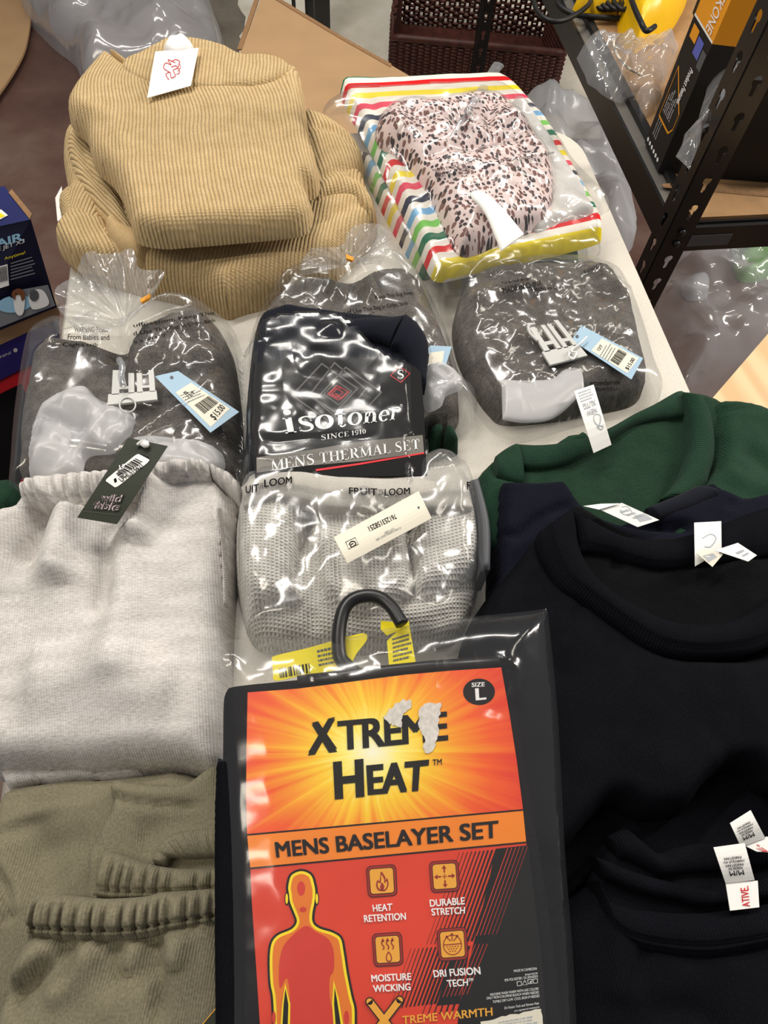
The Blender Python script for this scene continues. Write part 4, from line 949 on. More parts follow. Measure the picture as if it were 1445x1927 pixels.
# bent white care tag
band('care_tag', [(884, 364), (895, 358), (912, 362), (930, 376), (950, 396), (986, 440)], [(890, 376), (900, 384), (912, 400), (922, 420), (930, 440), (943, 471)], .112, m_white, sp1, .003, base=.0015, nu=30, nv=8)
f1_ = Slab([(603, 178), (625, 156), (660, 147), (760, 146), (900, 140), (945, 142), (1000, 178), (1062, 250), (1112, 300), (1160, 352), (1146, 366), (1132, 405), (1142, 442), (1060, 470), (940, 498), (832, 520), (806, 512), (780, 460), (738, 370), (690, 300), (640, 230), (612, 205)], .036, .030, .03, fn=lambda x, y, d: .012 * crumple(x, y, .07, 51, 12), over=(le, u1, ln), gap=.004, zp=.07)
def warn(lines_, surf, mat, bold=.01):
    def ex(mb):
        P = Print(mb, surf.z)
        for t, q in lines_: P.text(t, q, mat, bold, 4)
    return ex
f1_.build('clear_bag', m_film, sp1, .005, closed=False, extra=warn([('WARNING this bag is not a toy', [(800, 322), (885, 300), (890, 308), (806, 331)]), ('KEEP AWAY FROM CHILDREN', [(800, 334), (884, 311), (888, 318), (805, 342)]), ('to avoid danger of suffocation', [(935, 300), (1040, 284), (1046, 290), (940, 309)])], f1_, m_ink))
pl = onto(smooth([(938, 122), (925, 140), (905, 172), (882, 205), (862, 238), (846, 262)], False), f1_.z, .006); mbp = MB(); mbp.tube(pl, np.linspace(.010, .002, len(pl)), m_filmgather, 8, flat=.45); mbp.build('bag_pleat', sp1)
# ================================================================== charcoal sherpa pieces in tied bags
def ruffle(name, apex, arc, h, parent, seed=1, rows=14, cols=70, amp=.016):
    """gathered mouth of a tied bag: pleated fan from the tie outwards"""
    A = resample(smooth(arc, False, 6), cols); mb = MB(); V = []; r = np.random.RandomState(seed); ph = np.cumsum(.5 + r.rand(cols)); ph *= 2 * math.pi * 7 / ph[-1]
    for j in range(rows + 1):
        t = j / rows; p = np.array(apex) * (1 - t) + A * t
        wob = (np.sin(ph) + .5 * np.sin(ph * 2.3 + t * 3)) * amp * t + .012 * math.sin(math.pi * t)
        V.append(W(p, h + .006 + np.abs(wob)))
    V = np.concatenate(V); V[:, :2] += .004 * np.c_[vnoise(V[:, 0] * 60, V[:, 1] * 60, seed), vnoise(V[:, 0] * 60, V[:, 1] * 60, seed + 4)]
    f = [(j * cols + i, j * cols + i + 1, (j + 1) * cols + i + 1, (j + 1) * cols + i) for j in range(rows) for i in range(cols - 1)]
    return mb.add(V, f, m_filmgather).build(name, parent)
def price_tag(parent, quad, h, sticker, lines_, bar, hole, tilt=(0, 0)):
    mb, zf, H = tag_mesh(quad, h, m_bluetag, tilt=tilt); P = Print(mb, zf); P.poly(H(sticker), m_cream, 1)
    for t, q in lines_: P.text(t, H(q), m_ink, .005, 2)
    barcode(P, H(bar), 26, m_ink); P.poly(ell(hole, 3, 3), m_slate, 2)
    scribble(P, H([(sticker[0][0] + .03, .52), (sticker[1][0] - .03, .52), (sticker[1][0] - .03, .68), (sticker[0][0] + .03, .68)]), 4, m_greyp, 2, 3, .35)
    return mb.build('price_tag', parent)
def hanger_clip(parent, quad, h, ring=None):
    H = homog(quad); mb = MB(); P0 = lambda uv: W(H(uv), h)
    def bar(u0, v0, u1, v1): a = P0([(u0, v0), (u1, v0), (u1, v1), (u0, v1)]); up_ = a + np.array([0, 0, .003]); mb.hull(a[::-1], up_[::-1], m_clip)
    bar(0, .72, 1, 1); bar(.06, 0, .2, .74); bar(.38, .1, .5, .74); bar(.56, .1, .68, .74); bar(.84, 0, .97, .74); bar(.2, .52, .38, .6); bar(.68, .52, .84, .6)
    if ring is not None: mb.tube(W(ell(ring[0], ring[1], ring[2]), h + .004), .0009, m_clip, 6, closed=True)
    return mb.build('hanger_clip', parent)
# left bag
sl = thing('bagged_sherpa_garment', 'charcoal fleece in a tied clear bag left of the black thermal pack', 'packaged clothing', (240, 800), group='charcoal fleece pieces in clear bags')
gl = Slab([(42, 720), (56, 668), (100, 640), (160, 640), (215, 655), (240, 650), (262, 625), (330, 600), (400, 600), (432, 640), (446, 720), (452, 800), (448, 890), (300, 900), (50, 905), (28, 840), (30, 780)], 0, .052, .035,
    lines=[([(238, 640), (236, 700), (246, 770)], .012, -.022), ([(50, 680), (130, 660), (210, 680)], .010, .006), ([(300, 700), (350, 740), (440, 760)], .02, -.008), ([(360, 620), (356, 665), (390, 680), (430, 668)], .004, -.006)], plates=[([(250, 660), (330, 612), (410, 612), (438, 690), (380, 720), (260, 730)], .016, .03)], fn=lambda x, y, d: .007 * fbm(x / .03, y / .03, 30, 4) + .004 * fbm(x / .008, y / .008, 33, 2))
gl.build('fleece_garment', m_sherpa, sl, .005)
ts = Slab([(48, 868), (52, 810), (75, 760), (110, 735), (160, 722), (185, 745), (245, 770), (250, 800), (215, 840), (160, 850), (140, 890), (60, 905)], .048, .022, .02, fn=lambda x, y, d: .022 * crumple(x, y, .035, 61) + .004 * fbm(x / .02, y / .02, 3), zp=.06); ts.build('tissue_paper', m_tissue, sl, .004, closed=False)
ts2 = Slab([(240, 835), (262, 818), (340, 822), (400, 835), (420, 855), (408, 885), (300, 890), (250, 870)], .046, .018, .015, fn=lambda x, y, d: .018 * crumple(x, y, .03, 64), zp=.055); ts2.build('tissue_paper', m_tissue, sl, .004, closed=False)
hanger_clip(sl, [(208, 700), (292, 700), (297, 755), (204, 765)], .068, ((240, 762), 15, 14))
price_tag(sl, [(291, 708), (335, 698), (450, 775), (396, 814)], .066, [(.42, .42), (.9, .52), (.97, .95), (.30, .88)] and [(.12, .46), (.86, .38), (.90, .93), (.10, .97)], [('S', [(.30, .50), (.44, .49), (.44, .54), (.30, .55)]), ('12/T', [(.30, .56), (.6, .54), (.6, .59), (.30, .61)]), ('$15.00', [(.30, .885), (.84, .84), (.84, .91), (.30, .955)])], [(.24, .72), (.84, .69), (.84, .82), (.24, .85)], (323, 710))
fl_ = Slab([(18, 720), (30, 650), (42, 615), (80, 592), (115, 585), (150, 590), (200, 590), (225, 590), (262, 578), (300, 548), (360, 552), (410, 575), (442, 605), (452, 660), (458, 740), (462, 830), (455, 900), (200, 915), (40, 918), (2, 922), (4, 850), (10, 780)], .0, .060, .045, fn=lambda x, y, d: .014 * crumple(x, y, .075, 71, 12), over=(gl,), gap=.005,
    lines=[([(215, 600), (225, 650), (232, 700)], .012, -.02), ([(60, 640), (130, 660), (215, 655)], .008, .012), ([(230, 665), (280, 620), (400, 575)], .008, .012), ([(300, 830), (380, 770), (450, 700)], .004, .006), ([(270, 850), (350, 800), (440, 770)], .004, .006), ([(215, 640), (180, 610), (120, 590)], .006, .010)])
fl_.build('clear_bag', m_film, sl, .005, closed=False, extra=warn([('WARNING: To avoid', [(140, 615), (205, 616), (205, 625), (139, 625)]), ('From Babies and', [(128, 629), (205, 630), (206, 640), (127, 639)]), ('Cagles crib', [(118, 644), (184, 645), (184, 654), (117, 654)]), ('uffocation, Keep This', [(250, 609), (402, 585), (404, 593), (252, 618)]), ('d Use This Bag In Cribs, Beds', [(250, 624), (404, 599), (406, 607), (252, 634)]), ('It is not a toy."', [(252, 641), (316, 623), (318, 631), (254, 650)])], fl_, m_ink))
ruffle('gathered_mouth', (238, 612), [(168, 640), (120, 600), (104, 545), (140, 520), (158, 476), (205, 478), (250, 470), (262, 505), (310, 510), (296, 545), (278, 575)], .072, sl, 4)
mbp = MB(); mbp.poly(W([(263, 563), (283, 552), (281, 560), (266, 569)], .098), m_orangeclip, thick=.003); mbp.build('orange_tape', sl)
MB().tube(W(smooth([(224, 676), (230, 690), (228, 708), (232, 726)], False), .080), [.0035] * 19, m_filmgather, 6).build('twisted_tail', sl)
# centre bag
sm_ = thing('bagged_sherpa_garment', 'charcoal fleece in a tied clear bag behind the black thermal pack', 'packaged clothing', (660, 700), group='charcoal fleece pieces in clear bags')
gm = Slab([(478, 620), (492, 580), (540, 540), (600, 520), (660, 525), (720, 500), (790, 520), (822, 580), (850, 650), (868, 730), (850, 790), (700, 800), (520, 780), (478, 700)], 0, .046, .035, lines=[([(660, 530), (665, 600), (660, 660)], .012, -.018), ([(500, 600), (560, 560), (640, 560)], .012, .006)], fn=lambda x, y, d: .007 * fbm(x / .03, y / .03, 36, 4) + .004 * fbm(x / .008, y / .008, 35, 2))
gm.build('fleece_garment', m_sherpa, sm_, .005)
ts = Slab([(800, 690), (830, 680), (868, 700), (870, 725), (840, 740), (830, 760), (800, 765)], .046, .012, .012, fn=lambda x, y, d: .014 * crumple(x, y, .025, 65)); ts.build('tissue_paper', m_tissue, sm_, .004, closed=False)
mb, zf, H = tag_mesh([(800, 660), (810, 650), (850, 652), (838, 690)], .052, m_bluetag); P = Print(mb, zf); P.poly([(808, 664), (836, 660), (832, 684), (806, 686)], m_cream, 1); mb.build('price_tag', sm_)
fm = Slab([(462, 660), (470, 600), (500, 540), (545, 505), (600, 488), (650, 492), (690, 472), (740, 468), (785, 490), (815, 540), (848, 610), (872, 690), (905, 730), (900, 790), (870, 780), (840, 790), (700, 800), (500, 780)], .0, .056, .045, fn=lambda x, y, d: .014 * crumple(x, y, .075, 81, 12), over=(gm,), gap=.005, lines=[([(655, 500), (640, 560), (630, 590)], .008, .012), ([(655, 495), (575, 520), (520, 560)], .007, .012), ([(662, 495), (690, 560), (700, 600)], .007, .012), ([(660, 490), (740, 500), (800, 560)], .007, .010)])
fm.build('clear_bag', m_film, sm_, .005, closed=False, extra=warn([('Keep This Bag Away', [(705, 556), (776, 547), (780, 555), (708, 565)]), ('ger of Use This Bag In Cribs, Beds', [(634, 586), (766, 566), (770, 575), (636, 597)]), ('a toy."', [(672, 593), (704, 587), (706, 594), (674, 601)])], fm, m_ink))
ruffle('gathered_mouth', (652, 500), [(565, 520), (580, 470), (640, 462), (660, 430), (700, 420), (735, 440), (728, 480), (716, 500)], .060, sm_, 9, amp=.012)
mbp = MB(); mbp.poly(W([(650, 478), (666, 484), (663, 490), (652, 486)], .082), m_orangeclip, thick=.003); mbp.build('orange_tape', sm_)
# right bag
sr = thing('bagged_sherpa_garment', 'charcoal fleece in a flat clear bag at the right edge of the table', 'packaged clothing', (1040, 640), group='charcoal fleece pieces in clear bags')
gr = Slab([(856, 600), (862, 560), (880, 520), (940, 500), (1030, 494), (1120, 492), (1165, 520), (1195, 570), (1212, 640), (1225, 700), (1205, 735), (1130, 752), (1060, 765), (960, 772), (925, 750), (890, 700), (866, 650)], 0, .050, .03, lines=[([(1000, 560), (1005, 620), (1020, 680)], .010, -.010), ([(880, 590), (930, 570), (985, 580)], .012, .006), ([(1060, 600), (1120, 580), (1200, 590)], .01, -.008), ([(1100, 520), (1150, 560), (1190, 580)], .01, .006)], fn=lambda x, y, d: .007 * fbm(x / .03, y / .03, 46, 4) + .004 * fbm(x / .008, y / .008, 47, 2))
gr.build('fleece_garment', m_sherpa, sr, .005)
band('tissue_paper', [(944, 714), (990, 716), (1040, 712), (1060, 696), (1085, 692), (1096, 702)], [(946, 788), (985, 794), (1030, 790), (1058, 775), (1082, 752), (1100, 735)], .052, m_tissue, sr, .005, nu=60, nv=14, base=.002)
hanger_clip(sr, [(985, 612), (1050, 605), (1104, 672), (1034, 690)], .058)
MB().tube(W(smooth([(1012, 642), (998, 628), (994, 614), (1006, 610)], False), .062), .002, m_clip, 6).build('clip_loop', sr)
MB().tube(W(smooth([(1104, 634), (1092, 646), (1078, 656), (1070, 668), (1078, 676), (1084, 664), (1068, 662)], False), .064), .0012, m_white, 6).build('tag_fastener', sr)
price_tag(sr, [(1076, 640), (1094, 612), (1210, 674), (1188, 714)], .058, [(.08, .0), (.9, .0), (.9, .9), (.08, .9)] and [(.10, .38), (.90, .42), (.92, .96), (.12, .93)], [('12/T', [(.3, .44), (.6, .45), (.6, .5), (.3, .49)]), ('$15.00', [(.25, .88), (.8, .89), (.8, .94), (.25, .93)])], [(.2, .68), (.85, .7), (.85, .82), (.2, .8)], (1086, 633))
fr2 = Slab([(828, 522), (850, 502), (890, 488), (960, 484), (1050, 478), (1130, 486), (1175, 510), (1200, 550), (1222, 610), (1240, 670), (1258, 722), (1235, 745), (1120, 768), (1030, 796), (960, 798), (920, 770), (885, 720), (856, 660), (840, 590)], .0, .050, .035, fn=lambda x, y, d: .010 * crumple(x, y, .085, 91, 11), over=(gr,), gap=.004, lines=[([(850, 520), (960, 530), (1130, 512)], .005, .008), ([(870, 545), (940, 520), (1000, 560)], .006, .007), ([(1110, 700), (1160, 620), (1185, 540)], .004, .005)])
fr2.build('clear_bag', m_film, sr, .005, closed=False, extra=warn([('MADE IN CHINA', [(945, 541), (1018, 527), (1021, 537), (947, 552)]), ('To avoid danger', [(942, 530), (1000, 520), (1002, 526), (944, 537)]), ('Hecho en China', [(1000, 541), (1060, 536), (1061, 542), (1001, 548)]), ('WARNING 201', [(1096, 508), (1132, 494), (1136, 501), (1100, 516)]), ('attendorces', [(1110, 716), (1166, 714), (1166, 723), (1110, 726)]), ('dorcados', [(1118, 728), (1162, 727), (1162, 735), (1118, 737)])], fr2, m_ink))
# ================================================================== black thermal set pack
it = thing('thermal_set_pack', 'black thermal set with black printed card wrapped in shiny clear film', 'packaged clothing', (630, 800))
gi = Slab([(470, 640), (480, 612), (505, 598), (545, 588), (610, 596), (665, 602), (720, 604), (790, 618), (806, 650), (803, 700), (796, 760), (802, 830), (795, 892), (640, 900), (470, 895), (455, 800), (462, 700)], 0, .082, .025, lines=[([(690, 640), (760, 640), (800, 690)], .01, -.006)], fn=soft(.004, .05, 40))
gi.build('knit_garment', m_navyrib, it, .005)
band('collar_fold', [(640, 606), (680, 600), (730, 598), (765, 592)], [(660, 640), (690, 636), (715, 640), (735, 648)], .088, m_navyplain, it, .008, nu=50)
band('collar_edge', [(762, 590), (780, 604), (800, 630), (806, 660), (802, 720)], [(735, 650), (752, 655), (765, 672), (772, 690), (776, 730)], (.090, .082), m_navyplain, it, .008, nu=50, base=.02)
band('hem_band', [(500, 600), (540, 594), (600, 600), (650, 610)], [(500, 655), (550, 650), (610, 655), (655, 662)], .084, m_navyplain, it, .008, nu=60, base=.012)
cardpx = [(475, 684)] + c5([(350, 685), (520, 675), (700, 668), (850, 672), (1000, 690), (1100, 722)]) + [(792, 700), (798, 780), (803, 895), (480, 900), (470, 800)]
mb = MB(); HC = .093; P = Print(mb, HC); w = W(cardpx, HC); mb.poly(w, m_cardblk, thick=.0012)
def dia(cx, cy, rx, ry, wd, mat, lv, ang=-6):
    a = math.radians(ang); q = [(0, -ry), (rx, 0), (0, ry), (-rx, 0)]; q = [(cx + x * math.cos(a) - y * math.sin(a), cy + x * math.sin(a) + y * math.cos(a)) for x, y in q]
    o_ = c5(q); cen = np.array(c5([(cx, cy)])[0]); i_ = [cen + (np.array(p_) - cen) * (1 - wd / rx) for p_ in o_]
    for k in range(4): P.poly([o_[k], o_[(k + 1) % 4], i_[(k + 1) % 4], i_[k]], mat, lv)
dia(610, 860, 185, 160, 12, m_cardline, 1); dia(740, 880, 185, 160, 12, m_cardline, 1); dia(680, 860, 160, 165, 11, m_cardline, 1); dia(680, 865, 80, 70, 8, m_cardline, 1)
for rx, cx in ((58, 680), (40, 672), (40, 702), (24, 688), (50, 695)): dia(cx, 865, rx, rx * .72, 5, m_red, 3)
dia(1020, 765, 56, 46, 6, m_red, 3)
P.text('S', c5([(1005, 742), (1040, 740), (1040, 786), (1006, 788)]), m_inkw, geo=serif_geo('S', thick=.2), lv=3)
P.text('', c5([(368, 958), (1020, 925), (1004, 1012), (398, 1092)]), m_inkw, geo=serif_geo('isotoner', gap=.06, thick=.19, thin=.05), lv=3)
P.text('', c5([(590, 1092), (832, 1060), (834, 1086), (592, 1124)]), m_inkw, geo=serif_geo('SINCE 1910', gap=.14), lv=3)
P.poly(c5([(238, 1216), (500, 1180), (800, 1130), (1142, 1094), (1150, 1190), (820, 1235), (500, 1262), (240, 1300)]), m_cardgrey, 1)
P.text('', c5([(312, 1225), (1122, 1112), (1126, 1172), (318, 1290)]), m_inkw, geo=serif_geo('MENS THERMAL SET', gap=.1), lv=3)
P.poly(c5([(560, 1280), (800, 1246), (1150, 1188), (1152, 1196), (802, 1256), (562, 1291)]), m_red, 2)
P.poly(ell(c5([(1026, 934)])[0], 2.5), m_inkw, 2); P.poly(ell(c5([(1026, 934)])[0], 1.6), m_cardblk, 3)
mb.build('printed_card', it)
XI = W([(505, 780)])[0][0]; YI = W([(600, 668)], .09)[0][1]
fi = Slab([(440, 640), (470, 620), (500, 604), (545, 592), (600, 588), (640, 592), (675, 612), (690, 640), (740, 672), (792, 696), (806, 760), (810, 840), (806, 898), (640, 906), (450, 902), (442, 800), (446, 700)], .02, .075, .03, fn=lambda x, y, d: (.0022 + .006 / (1 + np.exp((x - XI) / .008)) + .006 / (1 + np.exp(-(y - YI) / .008))) * crumple(x, y, .05, 101, 12), over=(gi,), gap=.015, zp=.09)
fi.build('shrink_film', m_filmtight, it, .004, closed=False, edge_z=.05)
# ================================================================== waffle knit pack
wf = thing('waffle_underwear_pack', 'grey waffle knit thermal pants with logo waistband in clear film', 'packaged clothing', (680, 1100))
gw = Slab([(452, 925), (474, 908), (520, 893), (600, 886), (680, 888), (760, 884), (860, 876), (886, 905), (908, 990), (912, 1070), (890, 1150), (850, 1200), (700, 1215), (560, 1215), (478, 1205), (448, 1140), (436, 1060), (438, 985)], 0, .048, .028,
    lines=[([(605, 1040), (618, 1080), (622, 1150)], .004, .006), ([(630, 1050), (640, 1100), (644, 1150)], .003, -.004), ([(800, 1182), (860, 1155), (905, 1112)], .004, -.006), ([(585, 1160), (590, 1180), (592, 1200)], .005, -.008)],
    plates=[([(440, 925), (500, 915), (575, 920), (588, 955), (578, 1010), (562, 1060), (556, 1110), (566, 1146), (520, 1160), (470, 1172), (444, 1140), (430, 1060)], .032, .024), ([(592, 920), (600, 1000), (588, 1020), (600, 1080), (612, 1140), (650, 1164), (720, 1160), (772, 1130), (764, 1050), (756, 920)], .026, .016), ([(758, 920), (764, 1000), (776, 1125), (800, 1140), (850, 1118), (905, 1075), (915, 990), (890, 915)], .030, .02)], fn=soft(.005, .05, 50))
def wuv(xy, uv): return np.c_[uv[:, 0], uv[:, 1] + .012 * np.sin(xy[:, 0] * 22)]
gw.build('waffle_garment', m_waffle, wf, .005, uvrot=-4, uvwarp=wuv)
wbz = lambda xy: np.full(len(np.atleast_2d(xy)), T + .0955)
def logo(mb):
    P = Print(mb, wbz)
    P.text('UIT', e2([(160, 296), (225, 284), (225, 322), (160, 332)]), m_ink, .018); P.text('OF THE', e2([(228, 282), (246, 280), (246, 308), (228, 310)]), m_ink, .01); P.text('LOOM', e2([(250, 264), (385, 248), (385, 282), (250, 302)]), m_ink, .018)
    P.text('FRUIT', e2([(662, 302), (800, 308), (800, 342), (662, 334)]), m_ink, .018); P.text('OF THE', e2([(806, 312), (828, 312), (828, 342), (806, 342)]), m_ink, .01); P.text('LOOM', e2([(835, 310), (958, 302), (958, 336), (835, 344)]), m_ink, .018); P.text('F', e2([(1234, 275), (1250, 275), (1250, 312), (1234, 312)]), m_ink, .03)
band('logo_waistband', e2([(140, 300), (250, 225), (420, 195), (600, 215), (830, 252), (1000, 222), (1215, 195)]), e2([(150, 392), (300, 350), (450, 365), (560, 398), (800, 402), (1040, 402), (1265, 398)]), .086, m_wband, wf, .008, nu=120, nv=14, base=.02, stitch=(.78, .9), extra=logo)
band('grey_side_fold', [(884, 905), (900, 985), (904, 1075)], [(900, 900), (921, 985), (922, 1072)], (.078, .066), m_slate, wf, .006, nu=40, base=.05)
mb, zf, H = tag_mesh(e2([(588, 545), (1000, 320), (1064, 452), (655, 672)]), .100, m_cream, curve=.003); P = Print(mb, zf)
def rot180(q): return [q[2], q[3], q[0], q[1]]
P.text('761253158251', rot180(e2([(752, 492), (884, 430), (896, 452), (764, 516)])), m_ink, .01)
P.text('FTL MENS THERMAL PANT 2PK', rot180(e2([(790, 552), (912, 492), (916, 500), (796, 562)])), m_greyp); P.text('LIGHT GREY', rot180(e2([(830, 520), (880, 498), (884, 506), (834, 530)])), m_greyp)
q = e2([(646, 568), (692, 546), (708, 578), (660, 602)]); P.line(q + [q[0]], 1.2, m_ink); P.line(smooth(e2([(662, 582), (672, 566), (690, 566), (694, 580), (676, 592), (670, 582), (684, 574)]), False), 2.0, m_ink)
P.poly(ell(e2([(1000, 400)])[0], 2.2), m_slate)
mb.build('price_card', wf)
fw = Slab(e2([(100, 260), (180, 215), (330, 175), (520, 52), (560, 110), (640, 190), (760, 215), (900, 190), (930, 130), (1050, 62), (1200, 66), (1290, 150), (1340, 300), (1375, 600), (1385, 700), (1350, 800), (1310, 900), (1220, 1010), (900, 1060), (400, 1060), (150, 1060), (70, 1000), (80, 800), (85, 600), (95, 420)]), .01, .085, .03, fn=lambda x, y, d: .010 * crumple(x, y, .07, 111, 12) + .003 * crumple(x, y, .03, 113), over=(gw,), gap=.014, zp=.09)
fw.build('clear_film', m_film, wf, .0045, closed=False, edge_z=.02)
# ================================================================== oatmeal sweatpants
sp = thing('folded_sweatpants', 'oatmeal heather sweatpants with gathered waist and dark hang tag', 'sweatpants', (220, 1200))
g1 = Slab([(48, 918), (90, 912), (125, 912), (172, 908), (230, 902), (291, 886), (363, 878), (398, 884), (440, 905), (455, 925), (456, 965), (446, 1040), (436, 1110), (430, 1200), (428, 1300), (424, 1452), (330, 1450), (100, 1454), (0, 1454), (-90, 1440), (-110, 1250), (-70, 1080), (-25, 1010), (0, 985), (20, 962)], 0, .060, .03,
    lines=[([(110, 950), (85, 1000), (60, 1080)], .010, -0.0273), ([(158, 980), (140, 1040), (120, 1120)], .016, 0.0273), ([(225, 1005), (215, 1080), (205, 1180)], .010, -0.0195), ([(276, 940), (262, 985), (258, 1020)], .008, -0.0312), ([(300, 920), (285, 980), (270, 1050)], .012, 0.0273), ([(414, 956), (424, 1060), (428, 1190)], .004, 0.0156), ([(408, 960), (418, 1060), (422, 1190)], .002, -0.0117), ([(398, 895), (425, 935), (440, 970)], .003, -0.0156), ([(30, 970), (0, 1060), (-20, 1160)], .012, 0.0234), ([(60, 1300), (200, 1290), (350, 1310)], .03, 0.0156), ([(228, 1000), (240, 1150), (235, 1300)], .02, 0.0156)], fn=soft(.006, .08, 60))
g1.build('body', m_heather, sp, .006, uvrot=2)
lw = Slab([(6, 1440), (200, 1440), (330, 1446), (250, 1462), (120, 1474), (60, 1482), (20, 1490), (4, 1484)], 0, .03, .012); lw.build('lower_fold', m_heather, sp, .006)
band('waistband', [(38, 916), (60, 902), (100, 896), (156, 890), (200, 888), (245, 886), (291, 876), (330, 870), (363, 868), (394, 876)], [(42, 944), (90, 946), (125, 952), (172, 946), (230, 931), (291, 911), (330, 903), (363, 898), (396, 897)], .066, m_heather, sp, .017, puckers=15, depth=.9, nu=220, nv=12, base=.03, stitch=(.9,), seed=8)
band('side_waistband', [(396, 874), (414, 884), (432, 892), (452, 914)], [(398, 898), (414, 908), (430, 918), (450, 938)], .060, m_heather, sp, .012, puckers=4, depth=.5, nu=60, base=.03, seed=9)
band('pocket_welt', [(408, 956), (415, 1010), (418, 1070), (420, 1140)], [(417, 955), (424, 1010), (427, 1070), (428, 1140)], .0, m_heather, sp, .003, over=g1.z, nu=50, lift=.0)
mb, zf, H = tag_mesh(e1([(665, 65), (868, 108), (605, 512), (400, 478)]), .098, m_darktag, curve=.004, tilt=(.012, -.004)); P = Print(mb, zf)
P.poly(e1([(690, 165), (722, 148), (770, 165), (772, 190), (608, 320), (560, 300), (548, 275)]), m_cardblk, 1)
P.poly(rrect(.0, .0, 1, 1, .12, homog(e1([(712, 146), (780, 182), (600, 326), (542, 286)]))), m_white, 2)
barcode(P, e1([(604, 234), (702, 172), (738, 190), (640, 254)]), 18, m_ink, 3); barcode(P, e1([(620, 238), (640, 256), (618, 270), (600, 250)]), 4, m_ink, 3)
qq = lambda a, b, w_: [a, b, (b[0] + w_[0], b[1] + w_[1]), (a[0] + w_[0], a[1] + w_[1])]
P.text('LPHL515621', qq(*e1([(612, 276), (724, 196)]), (7.0, 6.6)), m_ink, .01, 3); P.text('LP', e1([(616, 208), (645, 200), (650, 220), (620, 232)]), m_inkw, .02, 3); P.text('I', e1([(588, 280), (600, 272), (606, 292), (594, 300)]), m_ink, 0, 3)
for t, q in (('wild', [(532, 355), (642, 362), (626, 402), (520, 392)]), ('fable', [(490, 392), (632, 404), (612, 446), (474, 432)])):
    P.text(t, e1(q), m_tagpink, .05, 2); P.text(t, e1(q), m_darktag, .008, 4)
P.line(e1([(430, 446), (622, 466)]), .8, m_cardline, 2)
tg = mb.build('hang_tag', sp)
MB().tube(onto(smooth(e1([(710, 104), (722, 92), (748, 76), (742, 88), (730, 98), (744, 106), (756, 102)]), False), zf, .0035), .0016, m_clip, 6).build('tag_fastener', tg)
c_ = onto(e1([(755, 104)]), zf, .003)[0]; MB().tube([c_, c_ + np.array([0, 0, .003])], .0035, m_white, 10).build('fastener_bead', tg)
# dark green corner of cloth peeping out left of the sweatpants
s = Slab([(-30, 920), (0, 905), (30, 900), (48, 925), (40, 945), (10, 970), (-30, 990)], 0, .03, .012); o = s.build('green_cloth', m_green, None, .008); mark(o, 'dark green cloth peeping out left of the oatmeal sweatpants', 'cloth')
# ================================================================== olive sweatpants
ol = thing('olive_garment', 'washed olive garment with stitched hem and side seam, below the sweatpants', 'clothing', (200, 1700), group=None)
ob = Slab(e4([(0, 232), (100, 182), (400, 142), (640, 128), (760, 118), (1000, 92), (1080, 80), (1270, 132), (1420, 160), (1450, 1700), (700, 1900), (-200, 1900), (-260, 1200), (-120, 700), (-60, 380)]), 0, .040, .02,
    lines=[(e4([(10, 300), (300, 245), (655, 212)]), .0025, -.006), (e4([(140, 322), (400, 285), (660, 262)]), .0025, -.006), (e4([(200, 400), (230, 600), (440, 830)]), .02, -.008), (e4([(60, 520), (60, 760), (120, 1020)]), .014, .007), (e4([(230, 600), (420, 570), (600, 540)]), .012, -.005), (e4([(0, 700), (100, 860), (110, 1040)]), .004, -.010)], fn=soft(.006, .06, 70))
ob.build('back_layer', m_olive, ol, .004, uvrot=-6)
of_ = Slab(e4([(682, 132), (720, 140), (1000, 172), (1150, 172), (1420, 152), (1450, 1500), (560, 1500), (548, 800), (560, 600), (625, 440), (690, 340), (672, 240)]), .0, .058, .009, lines=[(e4([(735, 262), (800, 300), (1000, 330), (1300, 335)]), .0025, -.006), (e4([(715, 160), (705, 240), (712, 340), (650, 470), (630, 620)]), .003, -.007), (e4([(900, 520), (1000, 480), (1260, 400)]), .012, -.006)], fn=soft(.004, .06, 71))
of_.build('front_layer', m_olive, ol, .004, uvrot=-2)
op2 = thing('olive_sweatpants', 'washed olive sweatpants whose loose waistband folds behind the front pair', 'sweatpants', (300, 1650), T + .048)
band('rear_waistband', e4([(935, 660), (990, 545), (1080, 488), (1200, 464), (1420, 448)]), e4([(1030, 690), (1060, 640), (1150, 645), (1250, 640), (1420, 636)]), .064, m_olive, op2, .008, puckers=8, depth=.3, nu=120, base=.02, seed=12)
band('front_waistband', e4([(640, 596), (720, 612), (850, 656), (1000, 692), (1150, 706), (1420, 700)]), e4([(575, 870), (700, 885), (930, 880), (1000, 870), (1150, 860), (1420, 840)]), .068, m_olive, op2, .011, puckers=9, depth=.8, nu=220, base=.025, stitch=(.84,), seed=13)
bd_ = Slab(e4([(560, 850), (700, 870), (1000, 850), (1420, 830), (1420, 1300), (600, 1300)]), .044, .022, .006); bd_.build('body', m_olive, op2, .008)
op1 = thing('olive_sweatpants', 'front pair of washed olive sweatpants with gathered waistband', 'sweatpants', (200, 1880), T + .05)
